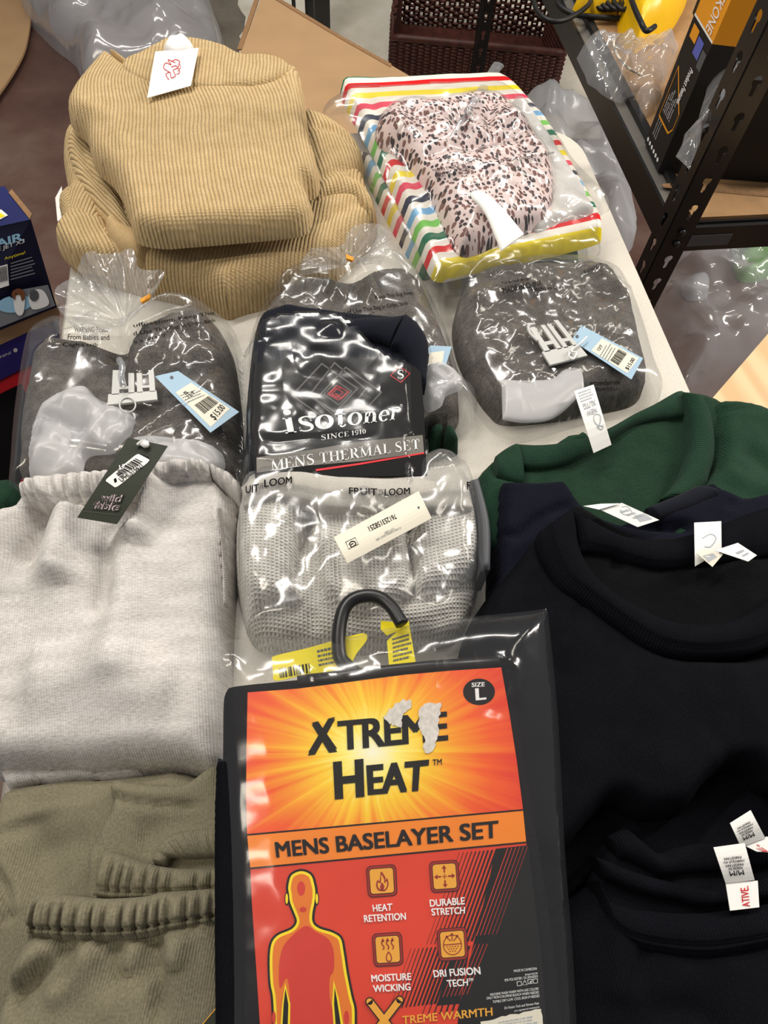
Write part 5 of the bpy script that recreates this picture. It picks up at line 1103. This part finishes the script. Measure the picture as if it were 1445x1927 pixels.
o1 = Slab(e4([(175, 1040), (280, 1030), (560, 1040), (760, 1040), (950, 1010), (1100, 980), (1420, 930), (1440, 1750), (700, 1950), (-40, 1950), (-80, 1700), (5, 1480), (60, 1280), (110, 1180)]), .050, .034, .022,
    lines=[(e4([(330, 1150), (240, 1260), (80, 1420)]), .007, 0.0119), (e4([(440, 1150), (430, 1300), (250, 1400), (60, 1560)]), .010, -0.0153), (e4([(600, 1150), (500, 1300), (300, 1480)]), .010, 0.0136), (e4([(740, 1150), (740, 1300), (800, 1420)]), .010, -0.0102), (e4([(870, 1140), (850, 1230), (800, 1350)]), .008, 0.0102), (e4([(960, 1125), (910, 1260), (960, 1380)]), .009, -0.0136), (e4([(1000, 1110), (1010, 1300), (995, 1650)]), .004, -0.0136), (e4([(1150, 1090), (1100, 1200), (1080, 1300)]), .010, 0.0102), (e4([(160, 1160), (120, 1260), (40, 1400)]), .008, 0.0102)], fn=soft(.005, .05, 72))
o1.build('body', m_olive, op1, .005, uvrot=-12)
band('waistband', e4([(205, 890), (225, 866), (300, 862), (430, 872), (560, 886), (700, 890), (900, 876), (1000, 852), (1200, 838), (1420, 818)]), e4([(155, 1128), (280, 1142), (420, 1148), (560, 1152), (700, 1150), (850, 1138), (960, 1120), (1100, 1090), (1250, 1065), (1420, 1040)]), .080, m_olive, op1, .016, puckers=15, depth=.85, nu=300, nv=16, base=.03, stitch=(.76, .93), seed=14)
mb, zf, H = tag_mesh([(374, 1936), (410, 1893), (470, 1880), (470, 1960)], .090, m_darktag); P = Print(mb, zf); P.line([(374, 1936), (410, 1893)], 1.6, m_gold, 2); mb.build('hang_tag', op1)
# ================================================================== dark green sweatshirt
gs_ = thing('green_sweatshirt', 'dark green crew neck sweatshirt with upright white neck label', 'sweatshirt', (1200, 900))
gin = Slab([(905, 890), (931, 866), (972, 842), (1048, 838), (1115, 824), (1193, 782), (1271, 742), (1340, 752), (1400, 800), (1420, 900), (1380, 1020), (1000, 1060), (912, 1000)], 0, .028, .012, fn=soft(.005, .06, 80)); gin.build('inside_back', m_greenin, gs_, .006)
gfr = Slab([(1340, 758), (1388, 757), (1445, 772), (1560, 800), (1680, 860), (1660, 1060), (1420, 1080), (1250, 1040), (1262, 950), (1310, 910), (1336, 870), (1338, 800)], 0, .044, .018, lines=[(e3([(1170, 212), (1300, 216), (1445, 228), (1600, 260)]), .0025, -.004), ([(1390, 860), (1440, 900), (1500, 920)], .012, -.006), ([(1350, 900), (1400, 930), (1460, 940)], .012, .005)], fn=soft(.005, .06, 81)); gfr.build('front', m_green, gs_, .006)
gl_ = Slab([(895, 900), (905, 888), (931, 868), (936, 900), (975, 905), (1000, 960), (1010, 1040), (915, 1040)], 0, .036, .012); gl_.build('left_shoulder', m_green, gs_, .006)
band('back_neckband', e3([(235, 347), (330, 352), (430, 345), (520, 325), (600, 308), (700, 262), (800, 205), (900, 155), (1000, 98), (1035, 92)]), e3([(245, 458), (330, 462), (400, 455), (490, 432), (570, 395), (690, 320), (800, 258), (900, 230), (1030, 212), (1050, 214)]), .034, m_greenrib, gs_, .007, nu=120, base=.02)
band('front_neckband', e3([(1125, 128), (1165, 200), (1185, 300), (1185, 400), (1165, 480), (1140, 545), (1060, 620)]), e3([(1038, 95), (1060, 170), (1075, 260), (1070, 360), (1050, 430), (1005, 520), (930, 610)]), (.046, .040), m_greenrib, gs_, .008, nu=90, base=.03)
band('left_neckband', e3([(132, 408), (180, 372), (238, 345), (250, 380)]), e3([(140, 492), (190, 520), (262, 535), (270, 500)]), .036, m_greenrib, gs_, .007, nu=50, base=.02)
s = Slab([(1040, 842), (1060, 822), (1100, 812), (1112, 826), (1060, 850)], .02, .014, .006); s.build('rear_fold', m_green, gs_, .005)
mb, zf, H = tag_mesh(e3([(512, 92), (606, 60), (692, 350), (606, 390)]), .056, m_white, curve=.006, tilt=(.014, -.006)); P = Print(mb, zf)
P.text('NEW', rot180(H([(.25, .34), (.78, .34), (.78, .42), (.25, .42)]).tolist()), m_ltgrey, .02); P.text('XL/TG', rot180(H([(.2, .22), (.85, .22), (.85, .31), (.2, .31)]).tolist()), m_ltgrey, .03)
scribble(P, H([(.15, .03), (.85, .03), (.85, .2), (.15, .2)]), 4, m_ltgrey); P.line(smooth(H([(.55, .66), (.78, .58), (.86, .48), (.62, .44), (.5, .52), (.62, .62), (.85, .66), (.7, .7), (.55, .62)]), False), 1.8, m_ltgrey)
mb.build('neck_label', gs_)
for pl, nm in (([(800, 818), (812, 803), (830, 800), (838, 815), (825, 830), (805, 832)], 'green'), ([(832, 808), (845, 800), (858, 812), (866, 834), (850, 842), (834, 830)], 'green')):
    s = Slab(pl, 0, .035, .01); s.build('sleeve_cuff', m_green, gs_, .004)
# ================================================================== navy sweatshirt
nv_ = thing('navy_sweatshirt', 'navy sweatshirt folded between the green and black sweatshirts', 'sweatshirt', (1000, 1000))
nb = Slab([(931, 920), (936, 912), (1000, 913), (1054, 910), (1070, 924), (1100, 966), (1160, 985), (1216, 956), (1271, 936), (1318, 915), (1344, 922), (1378, 938), (1445, 930), (1560, 930), (1600, 1050), (1400, 1060), (1100, 1080), (980, 1120), (930, 1140), (925, 1040)], .0, .054, .014, lines=[(e3([(140, 810), (220, 830), (330, 745), (480, 680)]), .004, -.008), (e3([(920, 700), (1060, 660), (1200, 590)]), .003, -.005), (e3([(600, 700), (800, 770), (1050, 790)]), .006, -.014), (e3([(1200, 700), (1300, 650), (1445, 590)]), .004, -.006)], fn=soft(.004, .05, 83)); nb.build('body', m_navy, nv_, .005)
band('neckband', e3([(860, 655), (1000, 598), (1120, 548), (1190, 572)]), e3([(905, 712), (1040, 670), (1160, 620), (1210, 600)]), .052, m_navyplain, nv_, .007, nu=60, base=.02)
mb, zf, H = tag_mesh(e3([(632, 660), (742, 630), (922, 712), (818, 746)]), .068, m_white, tilt=(.004, 0)); P = Print(mb, zf); P.line(smooth(e3([(740, 650), (770, 648), (790, 680), (750, 685), (735, 660)]), False), 1.6, m_ltgrey); scribble(P, H([(.4, .25), (.8, .25), (.8, .75), (.4, .75)]), 3, m_ltgrey); P.poly(e3([(800, 690), (850, 680), (890, 708), (830, 722)]), m_ltgrey)
lb = mb.build('neck_label', nv_)
mb = MB(); mb.poly(W(e3([(556, 645), (640, 634), (735, 632), (632, 662)]), .074), m_white, thick=.0008); mb.build('folded_end', lb)
# ================================================================== black sweatshirt
bl = thing('black_sweatshirt', 'large black raglan sweatshirt with wide round neckband on the right', 'sweatshirt', (1250, 1350))
bin_ = Slab([(1040, 985), (1075, 958), (1130, 988), (1193, 1012), (1271, 1012), (1349, 988), (1388, 973), (1445, 955), (1600, 940), (1650, 1250), (1310, 1262), (1100, 1170), (1020, 1060)], 0, .058, .012, lines=[(e3([(700, 890), (690, 950), (670, 1000)]), .004, -.006)], fn=soft(.006, .06, 85)); bin_.build('inside_back', m_blackin, bl, .006)
bbk = Slab([(900, 1300), (1500, 1300), (1800, 1400), (1760, 1680), (1500, 1660), (1300, 1690), (1150, 1640), (1080, 1700), (1000, 1760), (930, 1700)], 0, .030, .012, fn=soft(.004, .06, 89)); bbk.build('back', m_black, bl, .008)
bfr = Slab([(1009, 1000), (1022, 1052), (1053, 1102), (1092, 1130), (1150, 1174), (1228, 1224), (1310, 1238), (1388, 1234), (1445, 1220), (1620, 1160), (1780, 1300), (1700, 1530), (1520, 1510), (1445, 1502), (1410, 1470), (1385, 1458), (1352, 1466), (1320, 1494), (1281, 1544), (1203, 1550), (1151, 1524), (1110, 1560), (1076, 1600), (1010, 1640), (930, 1560), (880, 1350), (872, 1230), (890, 1160), (919, 1110), (975, 1035), (990, 1010)], 0, .076, .022,
    lines=[(e3([(540, 1090), (490, 1180), (455, 1280), (430, 1350)]), .0018, -.003), (e3([(552, 1096), (502, 1186), (468, 1286), (442, 1356)]), .0018, -.003), ([(1120, 1300), (1250, 1330), (1400, 1320)], .03, .004), ([(960, 1100), (1000, 1200), (1010, 1300)], .02, -.005), ([(1200, 1450), (1280, 1470), (1340, 1440)], .02, .006)], fn=soft(.005, .08, 86)); bfr.build('front', m_black, bl, .006)
band('back_neckband', e3([(500, 652), (560, 690), (640, 742), (720, 780), (800, 802), (900, 812), (1000, 802), (1100, 775), (1200, 742), (1300, 702), (1445, 652), (1700, 560)]), e3([(540, 860), (620, 868), (700, 882), (760, 905), (830, 925), (900, 940), (1000, 942), (1100, 930), (1200, 918), (1300, 900), (1445, 878), (1700, 820)]), .062, m_blackrib, bl, .008, nu=140, base=.03, stitch=(.93,))
band('front_neckband', e3([(505, 655), (520, 740), (530, 820), (565, 910), (640, 1012), (720, 1075), (800, 1122), (950, 1192), (1100, 1218), (1250, 1202), (1400, 1132), (1600, 980)]), e3([(345, 765), (352, 840), (375, 910), (450, 1024), (550, 1092), (620, 1140), (700, 1202), (900, 1332), (1100, 1368), (1300, 1358), (1445, 1322), (1700, 1200)]), .076, m_blackrib, bl, .010, nu=160, nv=14, base=.03, stitch=(.8, .93))
mb, zf, H = tag_mesh(e3([(1090, 725), (1220, 718), (1222, 862), (1094, 935)]), .074, m_white, curve=.003); P = Print(mb, zf)
P.line(smooth(e3([(1130, 800), (1170, 780), (1195, 800), (1170, 840), (1140, 840)]), False), 2.2, m_ltgrey)
lb = mb.build('neck_label', bl)
mb, zf, H = tag_mesh(e3([(1100, 872), (1140, 852), (1230, 876), (1178, 938)]), .080, m_cream, curve=.002); P = Print(mb, zf); P.poly(e3([(1130, 885), (1180, 872), (1200, 890), (1160, 915)]), m_ltgrey); mb.build('folded_label_end', lb)
mb, zf, H = tag_mesh(e3([(1190, 858), (1300, 822), (1392, 882), (1350, 912)]), .082, m_white); P = Print(mb, zf); scribble(P, H([(.3, .25), (.8, .25), (.8, .7), (.3, .7)]), 2, m_ltgrey); mb.build('size_tag', lb)
# ================================================================== two black sweatshirts at the lower right
ba = thing('black_sweatshirt', 'black sweatshirt at lower right, its M/M neck label tilted, behind the front one', 'sweatshirt', (1300, 1640))
s = Slab(e7([(240, 960), (330, 850), (420, 800), (520, 880), (610, 945), (800, 900), (1245, 860), (1900, 820), (2100, 1400), (1400, 1500), (300, 1400), (180, 1150)]), 0, .044, .014, lines=[(e7([(590, 960), (600, 1080), (560, 1180)]), .003, -.005)], fn=soft(.004, .05, 87)); s.build('body', m_black, ba, .006)
band('back_neckband', e7([(330, 848), (420, 798), (510, 865), (610, 940), (720, 905), (850, 885), (1000, 880), (1245, 848), (1600, 800)]), e7([(380, 960), (460, 990), (560, 1040), (640, 1075), (760, 1060), (900, 1050), (1050, 1040), (1245, 1010), (1600, 960)]), .048, m_blackrib, ba, .008, nu=120, base=.03)
def mm_label(par, q1, q2, h, word):
    mb, zf, H = tag_mesh(e7(q1), h, m_white, curve=.003, tilt=(.008, 0)); P = Print(mb, zf)
    for t, v0, v1, u0, u1 in (('PAKISTAN', .30, .37, .22, .78), ('FABRIQUE AU', .39, .46, .16, .84), ('PAKISTAN', .49, .56, .2, .78), ('MADE IN', .58, .65, .26, .72), ('M/M', .68, .82, .24, .72)): P.text(t, rot180(H([(u0, v0), (u1, v0), (u1, v1), (u0, v1)]).tolist()), m_ink, .012)
    mb.build('neck_label', par)
    mb, zf, H = tag_mesh(e7(q2), h - .001, m_white); P = Print(mb, zf); P.text(word, H([(.42, .92), (.42, .16), (.68, .16), (.68, .92)]).tolist(), m_red, .012); mb.build('name_label', par)
mm_label(ba, [(1025, 765), (1145, 690), (1230, 852), (1090, 905)], [(1108, 895), (1240, 842), (1330, 940), (1180, 930)], .066, 'E.')
bc = thing('black_sweatshirt', 'black sweatshirt at the near right with straight M/M label and ribbed neckband', 'sweatshirt', (1300, 1850))
s = Slab(e7([(290, 1150), (330, 1230), (530, 1290), (800, 1300), (1245, 1260), (1900, 1200), (2100, 2400), (-60, 2400), (-80, 2100), (-100, 1600), (-20, 1300), (200, 1120)]), 0, .062, .02, lines=[(e7([(530, 1280), (500, 1400), (440, 1560), (400, 1700)]), .003, -.004), (e7([(300, 1250), (330, 1500), (340, 1800)]), .012, .005), (e7([(500, 1880), (700, 1840), (900, 1920)]), .01, -.006)], fn=soft(.005, .06, 88)); s.build('body', m_black, bc, .006)
band('front_neckband', e7([(272, 1100), (320, 1210), (430, 1255), (530, 1272), (700, 1285), (850, 1290), (1000, 1280), (1245, 1245), (1600, 1180)]), e7([(320, 1390), (400, 1440), (480, 1480), (560, 1505), (700, 1530), (850, 1540), (1000, 1528), (1245, 1478), (1600, 1400)]), .064, m_blackrib, bc, .009, nu=120, nv=14, base=.03, stitch=(.72, .9))
band('back_neckband', e7([(250, 960), (400, 1020), (560, 1075), (750, 1120), (900, 1150), (1050, 1150), (1245, 1080), (1600, 1000)]), e7([(300, 1080), (400, 1130), (540, 1180), (700, 1215), (850, 1250), (1000, 1240), (1245, 1200), (1600, 1100)]), .050, m_blackrib, bc, .006, nu=100, base=.03)
mm_label(bc, [(930, 905), (1110, 880), (1168, 1095), (1000, 1112)], [(1000, 1108), (1186, 1098), (1195, 1252), (1026, 1272)], .074, 'ATIVE.')
# ================================================================== orange baselayer pack
xp = thing('baselayer_pack', 'black baselayer set on a hanger with orange printed card in a clear bag', 'packaged clothing', (720, 1600), T + .09)
gx = Slab([(430, 1290), (470, 1282), (640, 1268), (800, 1250), (942, 1238), (968, 1262), (985, 1400), (1020, 1600), (1050, 1800), (1072, 2000), (420, 2000), (414, 1600), (416, 1400), (418, 1310)], .092, .018, .008, fn=soft(.002, .04, 90), corners=(0, 4, 9, 10)); gx.build('upper_garment', m_black, xp, .0035)
gx2 = Slab([(402, 1445), (418, 1425), (470, 1425), (470, 2010), (400, 2010), (398, 1700)], .092, .023, .008, corners=(3, 4)); gx2.build('lower_garment', m_black, xp, .003)
HX = .1165
mb = MB(); P = Print(mb, HX); mb_ = mb
TL, TR = (466, 1303), (943, 1256); left = [(466, 1303), (464, 1400), (463, 1500), (465, 1570)]; right = [(943, 1256), (958, 1340), (972, 1430), (984, 1523)]
topedge = [(466, 1303), (560, 1296), (660, 1283), (760, 1270), (850, 1262), (943, 1256)]
base = W([(466, 1303)] + topedge[1:] + right[1:] + [(990, 1585), (1002, 1700), (1014, 1850), (1030, 2020), (495, 2020), (484, 1850), (474, 1700), (471, 1634), (465, 1570), (463, 1500), (464, 1400)], HX)
mb.poly(base, m_cardred, thick=.0012)
P.poly(topedge + right[1:] + [(465, 1570), (463, 1500), (464, 1400)], m_burst, 1)
P.poly([(465, 1571), (984, 1524), (990, 1585), (471, 1634)], m_cardor, 1)
P.line([(465, 1571), (984, 1524)], 3, m_ink, 2); P.line([(471, 1634), (990, 1585)], 3, m_ink, 2)
P.text('X', e5([(441, 508), (530, 486), (536, 614), (428, 628)]), m_ink, .045, 3)
P.text('TREME', e5([(536, 502), (940, 466), (944, 572), (540, 610)]), m_ink, .034, 3, spacing=.94)
P.text('H', e5([(520, 652), (632, 640), (636, 780), (527, 790)]), m_ink, .05, 3)
P.text('EAT', e5([(642, 664), (874, 642), (864, 756), (648, 774)]), m_ink, .042, 3, spacing=.94)
P.text('TM', e5([(886, 643), (920, 640), (920, 662), (886, 665)]), m_ink, .01, 3)
cc_ = e5([(1057, 394)])[0]; P.poly(ell(cc_, 30, 25), m_cardblk, 2)
P.text('SIZE', e5([(1030, 361), (1078, 358), (1078, 374), (1030, 377)]), m_inkw, .02, 3); P.text('L', e5([(1042, 382), (1082, 378), (1084, 422), (1045, 426)]), m_inkw, .03, 3)
r_ = random.Random(2)
def torn(pts): return [(x + r_.uniform(-4, 4), y + r_.uniform(-4, 4)) for x, y in resample(np.array(pts + pts[:1]), 46)[:-1]]
P.poly(e5(torn([(706, 492), (730, 455), (775, 425), (806, 424), (808, 450), (775, 475), (770, 525), (722, 510)])), m_torn, 5)
P.poly(e5(torn([(838, 460), (860, 434), (920, 434), (914, 465), (905, 560), (890, 610), (866, 624), (854, 600), (858, 560), (836, 530)])), m_torn, 5)
P.text('MENS BASELAYER SET', e5([(305, 946), (1128, 866), (1130, 930), (312, 1004)]), m_ink, .03, 3)
# lower picture: dark corner with slanting stripes
P.poly(e6([(1100, 118), (1226, 104), (1262, 400), (1280, 560), (1310, 1000), (930, 1000), (960, 720), (1010, 500), (1060, 300)]), m_cardblk, 1)
for i in range(18):
    x = 958 + 15.6 * i; yb = 490 - 1.2 * i; w_ = 1.2 + .72 * i
    if i < 12: P.poly(e6([(x, 132 - i * 1.2), (x + w_, 132 - i * 1.2), (x - 128 + w_, yb), (x - 128, yb)]), m_cardblk, 2)
    else:
        w2 = max(1.2, 4.4 - .5 * (i - 10)); P.poly(e6([(x, 132 - i * 1.4), (x + w2, 132 - i * 1.4), (x - 122 + w2, yb - 20), (x - 122, yb - 20)]), m_skinred, 2)
P.poly(e6([(940, 502), (1000, 495), (960, 720), (870, 728)]), m_cardblk, 1)
for i in range(20):
    x = 770 + 15.6 * i; w_ = 1.2 + .8 * i; yb = 742 - i * 2
    if i < 13: P.poly(e6([(x, 506 - i), (x + w_, 506 - i), (x - 84 + w_, yb), (x - 84, yb)]), m_cardblk, 2)
    else: P.poly(e6([(x, 506 - i), (x + 2.4, 506 - i), (x - 80 + 2.4, yb - 20), (x - 80, yb - 20)]), m_skinred, 2)
for i in range(9): x = 830 + 22 * i; P.poly(e6([(x, 716 - i), (x + 2 + i, 716 - i), (x - 14 + i, 760), (x - 16, 760)]), m_cardblk, 2)
# heat figure: nested outlines
def figure(d):
    """outline of the standing figure shrunk inwards by d crop pixels"""
    c = 345; L = [(c, 196), (300, 215), (285, 262), (288, 296), (293, 330), (312, 378), (318, 402), (300, 424), (250, 446), (222, 480), (213, 540), (216, 640), (226, 700), (232, 830)]
    R = [(560, 830), (560, 740), (548, 690), (530, 600), (518, 520), (505, 462), (470, 436), (420, 420), (398, 402), (396, 372), (404, 330), (408, 292), (404, 258), (388, 214)]
    pts = np.array(L + R, float); n = len(pts); out = []
    sm = smooth(pts, True, 4, corners=(13, 14)); t = np.roll(sm, -1, 0) - np.roll(sm, 1, 0); t /= np.linalg.norm(t, axis=1)[:, None] + 1e-9
    nn = np.c_[-t[:, 1], t[:, 0]]; cen = sm.mean(0)
    return sm - nn * d * -1 if False else sm + (-nn) * d * (1 if ((-nn) * (cen - sm)).sum() > 0 else -1)
for d, m_, lv in ((0, m_cardblk, 3), (9, m_yel, 4), (20, m_orng, 5)):
    q = figure(d); P.poly(e6(q), m_, lv)
P.poly(e6(smooth([(360, 418), (400, 440), (450, 470), (470, 520), (470, 590), (455, 620), (455, 700), (470, 830), (285, 830), (300, 700), (288, 620), (262, 660), (258, 580), (270, 510), (300, 465)])), m_skinred, 6)
P.poly(e6([(282, 640), (302, 720), (300, 830), (262, 830), (270, 720)]), m_yel, 7); P.poly(e6([(283, 662), (294, 722), (291, 830), (270, 830), (276, 720)]), m_cardblk, 8)
P.poly(e6([(470, 628), (490, 700), (512, 830), (472, 830), (464, 720)]), m_yel, 7); P.poly(e6([(474, 655), (484, 710), (502, 830), (480, 830), (472, 720)]), m_cardblk, 8)
P.poly(e6(ell((344, 272), 15, 28)), m_skinred, 6); P.poly(e6(ell((351, 354), 13, 10)), m_skinred, 6)
P.poly(e6(ell((520, 775), 10, 28)), m_skinred, 6); P.poly(e6(ell((238, 775), 7, 26)), m_skinred, 6)
for rx in (288, 405): P.poly(e6(ell((rx, 312), 8, 26)), m_cardblk, 2); P.poly(e6(ell((rx, 312), 5, 20)), m_yel, 4)
# four icons
def icon(q):
    H = homog(e6(q)); R_ = lambda a, b: rrect(a, a, 1 - a, 1 - a, b, H)
    P.poly(R_(0, .16), m_cardblk, 3); P.poly(R_(.02, .15), m_dred, 4); P.poly(R_(.09, .1), m_cardblk, 5); P.poly(R_(.11, .09), m_gold, 6); return H
Hh = icon([(595, 186), (712, 177), (718, 300), (604, 308)])
P.poly(Hh(smooth([(.5, .2), (.62, .38), (.62, .5), (.68, .42), (.72, .62), (.62, .8), (.5, .82), (.36, .78), (.3, .62), (.36, .46), (.42, .5), (.46, .36)])), m_dred, 7); P.poly(Hh(smooth([(.5, .3), (.58, .45), (.58, .58), (.66, .52), (.67, .64), (.6, .76), (.5, .78), (.4, .74), (.35, .62), (.39, .53), (.45, .58), (.48, .45)])), m_gold, 8); P.poly(Hh(smooth([(.5, .55), (.57, .66), (.55, .76), (.5, .79), (.44, .75), (.44, .66)])), m_dred, 9)
Hs = icon([(840, 168), (954, 160), (962, 282), (849, 290)])
for ang in range(4):
    ca, sa = math.cos(ang * math.pi / 2), math.sin(ang * math.pi / 2); rot = lambda pts: Hs([(.5 + x * ca - y * sa, .5 + x * sa + y * ca) for x, y in pts])
    P.poly(rot([(-.025, -.12), (-.025, -.26), (.025, -.26), (.025, -.12)]), m_dred, 7); P.poly(rot([(-.08, -.25), (0, -.36), (.08, -.25)]), m_dred, 7); P.poly(rot([(-.012, -.01), (-.012, -.08), (.012, -.08), (.012, -.01)]), m_dred, 7)
Hm = icon([(618, 448), (734, 440), (742, 570), (627, 578)])
for x in (.34, .5, .66):
    P.line(Hm(smooth([(x, .5), (x + .04, .42), (x - .03, .32), (x + .02, .24)], False)), 2.2, m_dred, 7); P.poly(Hm([(x - .05, .25), (x + .02, .15), (x + .07, .26)]), m_dred, 7)
P.poly(Hm(smooth([(.52, .56), (.62, .72), (.6, .84), (.52, .88), (.44, .84), (.42, .72)])), m_dred, 7); P.poly(Hm(smooth([(.52, .62), (.585, .73), (.57, .82), (.52, .84), (.47, .82), (.455, .73)])), m_gold, 8)
Hd = icon([(869, 430), (986, 420), (994, 548), (878, 557)])
P.line(Hd(ell((.5, .52), .3, .3, 30, 0, 0, 359)), 1.6, m_dred, 7); P.line(Hd([(.2, .5), (.8, .5)]), 1.8, m_dred, 7)
for a_ in (-40, 0, 40):
    s_, c__ = math.sin(math.radians(a_)), math.cos(math.radians(a_)); P.line(Hd([(.5 + .08 * s_, .44 - .05 * c__), (.5 + .24 * s_, .46 - .22 * c__)]), 1.8, m_dred, 7); P.poly(Hd(ell((.5 + .27 * s_, .45 - .25 * c__), .04, .04, 6)), m_dred, 7)
for j in range(3):
    for i in range(5 - j): P.poly(Hd(ell((.32 + .04 * j + .09 * i, .57 + .07 * j), .022, .022, 8)), m_dred, 7)
for t, q in (('HEAT', [(620, 336), (698, 330), (698, 358), (624, 362)]), ('RETENTION', [(586, 376), (750, 366), (752, 394), (590, 404)]), ('DURABLE', [(842, 316), (978, 306), (980, 334), (845, 344)]), ('STRETCH', [(848, 350), (980, 343), (980, 370), (852, 378)]), ('MOISTURE', [(615, 608), (770, 600), (772, 628), (618, 636)]), ('WICKING', [(622, 648), (768, 640), (770, 668), (625, 676)]), ('DRI FUSION', [(856, 590), (1038, 576), (1042, 606), (860, 618)]), ('TECH', [(908, 628), (992, 622), (992, 650), (914, 656)]), ('TM', [(994, 622), (1012, 620), (1012, 632), (994, 634)])): P.text(t, e6(q), m_inkw, .026, 5)
for t, q in (('MADE IN CAMBODIA', [(1170, 588), (1260, 578), (1260, 588), (1170, 598)]), ('RN#155578', [(1214, 604), (1262, 598), (1262, 606), (1214, 612)]), ('95% POLYESTER / 5% SPANDEX', [(1134, 624), (1264, 608), (1264, 618), (1134, 634)]), ('MACHINE WASH WARM WITH LIKE COLORS', [(1078, 680), (1266, 656), (1266, 666), (1078, 690)]), ('ONLY NON-CHLORINE BLEACH WHEN NEEDED', [(1064, 694), (1268, 670), (1268, 680), (1064, 704)]), ('TUMBLE DRY LOW. COOL IRON IF NEEDED', [(1088, 708), (1270, 684), (1270, 694), (1088, 718)]), ('Dri Fusion Tech and Xtreme Heat', [(1134, 732), (1268, 712), (1268, 722), (1134, 742)]), ('are registered trademarks', [(1172, 744), (1270, 728), (1270, 738), (1172, 754)])): P.text(t, e6(q), m_inkw, 0, 3)
for i, q in enumerate([(1191, 642), (1212, 638), (1233, 634), (1254, 632)]):
    x, y = q; P.line(e6([(x - 9, y - 7), (x + 8, y - 9), (x + 8, y + 7), (x - 7, y + 9), (x - 9, y - 7)] if i != 1 else [(x, y - 9), (x + 10, y + 8), (x - 9, y + 9), (x, y - 9)]), 1.1, m_inkw, 3)
    if i == 2: P.poly(e6(ell((x, y), 5)), m_inkw, 3)
for a_, b_ in (((610, 712), (725, 860)), ((726, 706), (600, 870))):
    P.line(e6([a_, b_]), 17, m_cardblk, 6); P.poly(ell(e6([a_])[0], 8.5), m_cardblk, 6)
for a_, b_, lv in (((610, 712), (725, 860), 7), ((726, 706), (600, 870), 8)):
    P.line(e6([a_, b_]), 12.5, m_gold, lv); P.poly(ell(e6([a_])[0], 6.2), m_gold, lv)
P.text('TREME WARMTH', e6([(736, 768), (1086, 734), (1088, 766), (738, 800)]), m_gold, .018, 4)
P.poly(e6(torn([(1040, 790), (1278, 738), (1300, 900), (1050, 900)])), m_cream, 5); scribble(P, e6([(1110, 790), (1260, 762), (1262, 800), (1112, 815)]), 3, m_ltgrey, 6)
mb.build('printed_card', xp)
# hanger hook, its bar and yellow stickers
hk = smooth([(668, 1266), (652, 1252), (640, 1236), (637, 1205), (640, 1172), (648, 1145), (664, 1128), (690, 1121), (716, 1126), (736, 1142), (748, 1160), (756, 1174)], False, 6)
zz = np.linspace(.106, .112, len(hk)); hp = W(hk, zz); mb = MB(); mb.tube(hp, .0058, m_hanger, 14); mb.tube(W([(560, 1283), (660, 1270), (800, 1255), (938, 1245)], .108), .005, m_hanger, 8); mb.build('hanger', xp)
def sticker(name, px, h, extra=None):
    mb = MB(); mb.poly(W(px, h), m_yellowtag, thick=.0006); P = Print(mb, h)
    if extra: extra(P)
    return mb.build(name, xp)
sticker('yellow_sticker', smooth([(512, 1243), (518, 1234), (580, 1219), (640, 1202), (684, 1192), (690, 1204), (672, 1228), (648, 1260), (580, 1268), (520, 1281), (514, 1264)]), .100, lambda P: (barcode(P, [(524, 1258), (582, 1248), (584, 1266), (527, 1276)], 20, m_ink), scribble(P, [(596, 1222), (650, 1210), (650, 1246), (600, 1256)], 4, m_slate)))
sticker('yellow_sticker', [(728, 1206), (752, 1184), (769, 1168), (774, 1200), (782, 1246), (732, 1254)], .101, lambda P: scribble(P, [(738, 1200), (772, 1190), (776, 1240), (740, 1248)], 6, m_slate))
sticker('yellow_sticker', [(717, 1168), (756, 1172), (752, 1186), (728, 1196), (716, 1184)], .094)
fx = Slab([(368, 1202), (380, 1196), (392, 1194), (470, 1186), (560, 1190), (640, 1190), (720, 1172), (800, 1160), (900, 1148), (980, 1140), (1038, 1133), (1046, 1200), (1060, 1350), (1074, 1600), (1090, 1800), (1102, 2010), (404, 2010), (406, 1800), (402, 1550), (388, 1350)], .096, .029, .05, fn=lambda x, y, d: .0018 * crumple(x, y, .10, 121, 12) + .002 * fbm(x / .03, y / .03, 122), corners=(0, 10, 15, 16), zp=.112,
    lines=[([(930, 1245), (960, 1262), (966, 1310), (955, 1330)], .003, .004), ([(400, 1215), (420, 1240), (440, 1236)], .004, .006), ([(560, 1190), (575, 1240), (600, 1290)], .004, .004), ([(640, 1195), (700, 1230), (780, 1240)], .004, .004)])
fx.build('clear_bag', m_filmflat, xp, .005, closed=False, edge_z=.001)
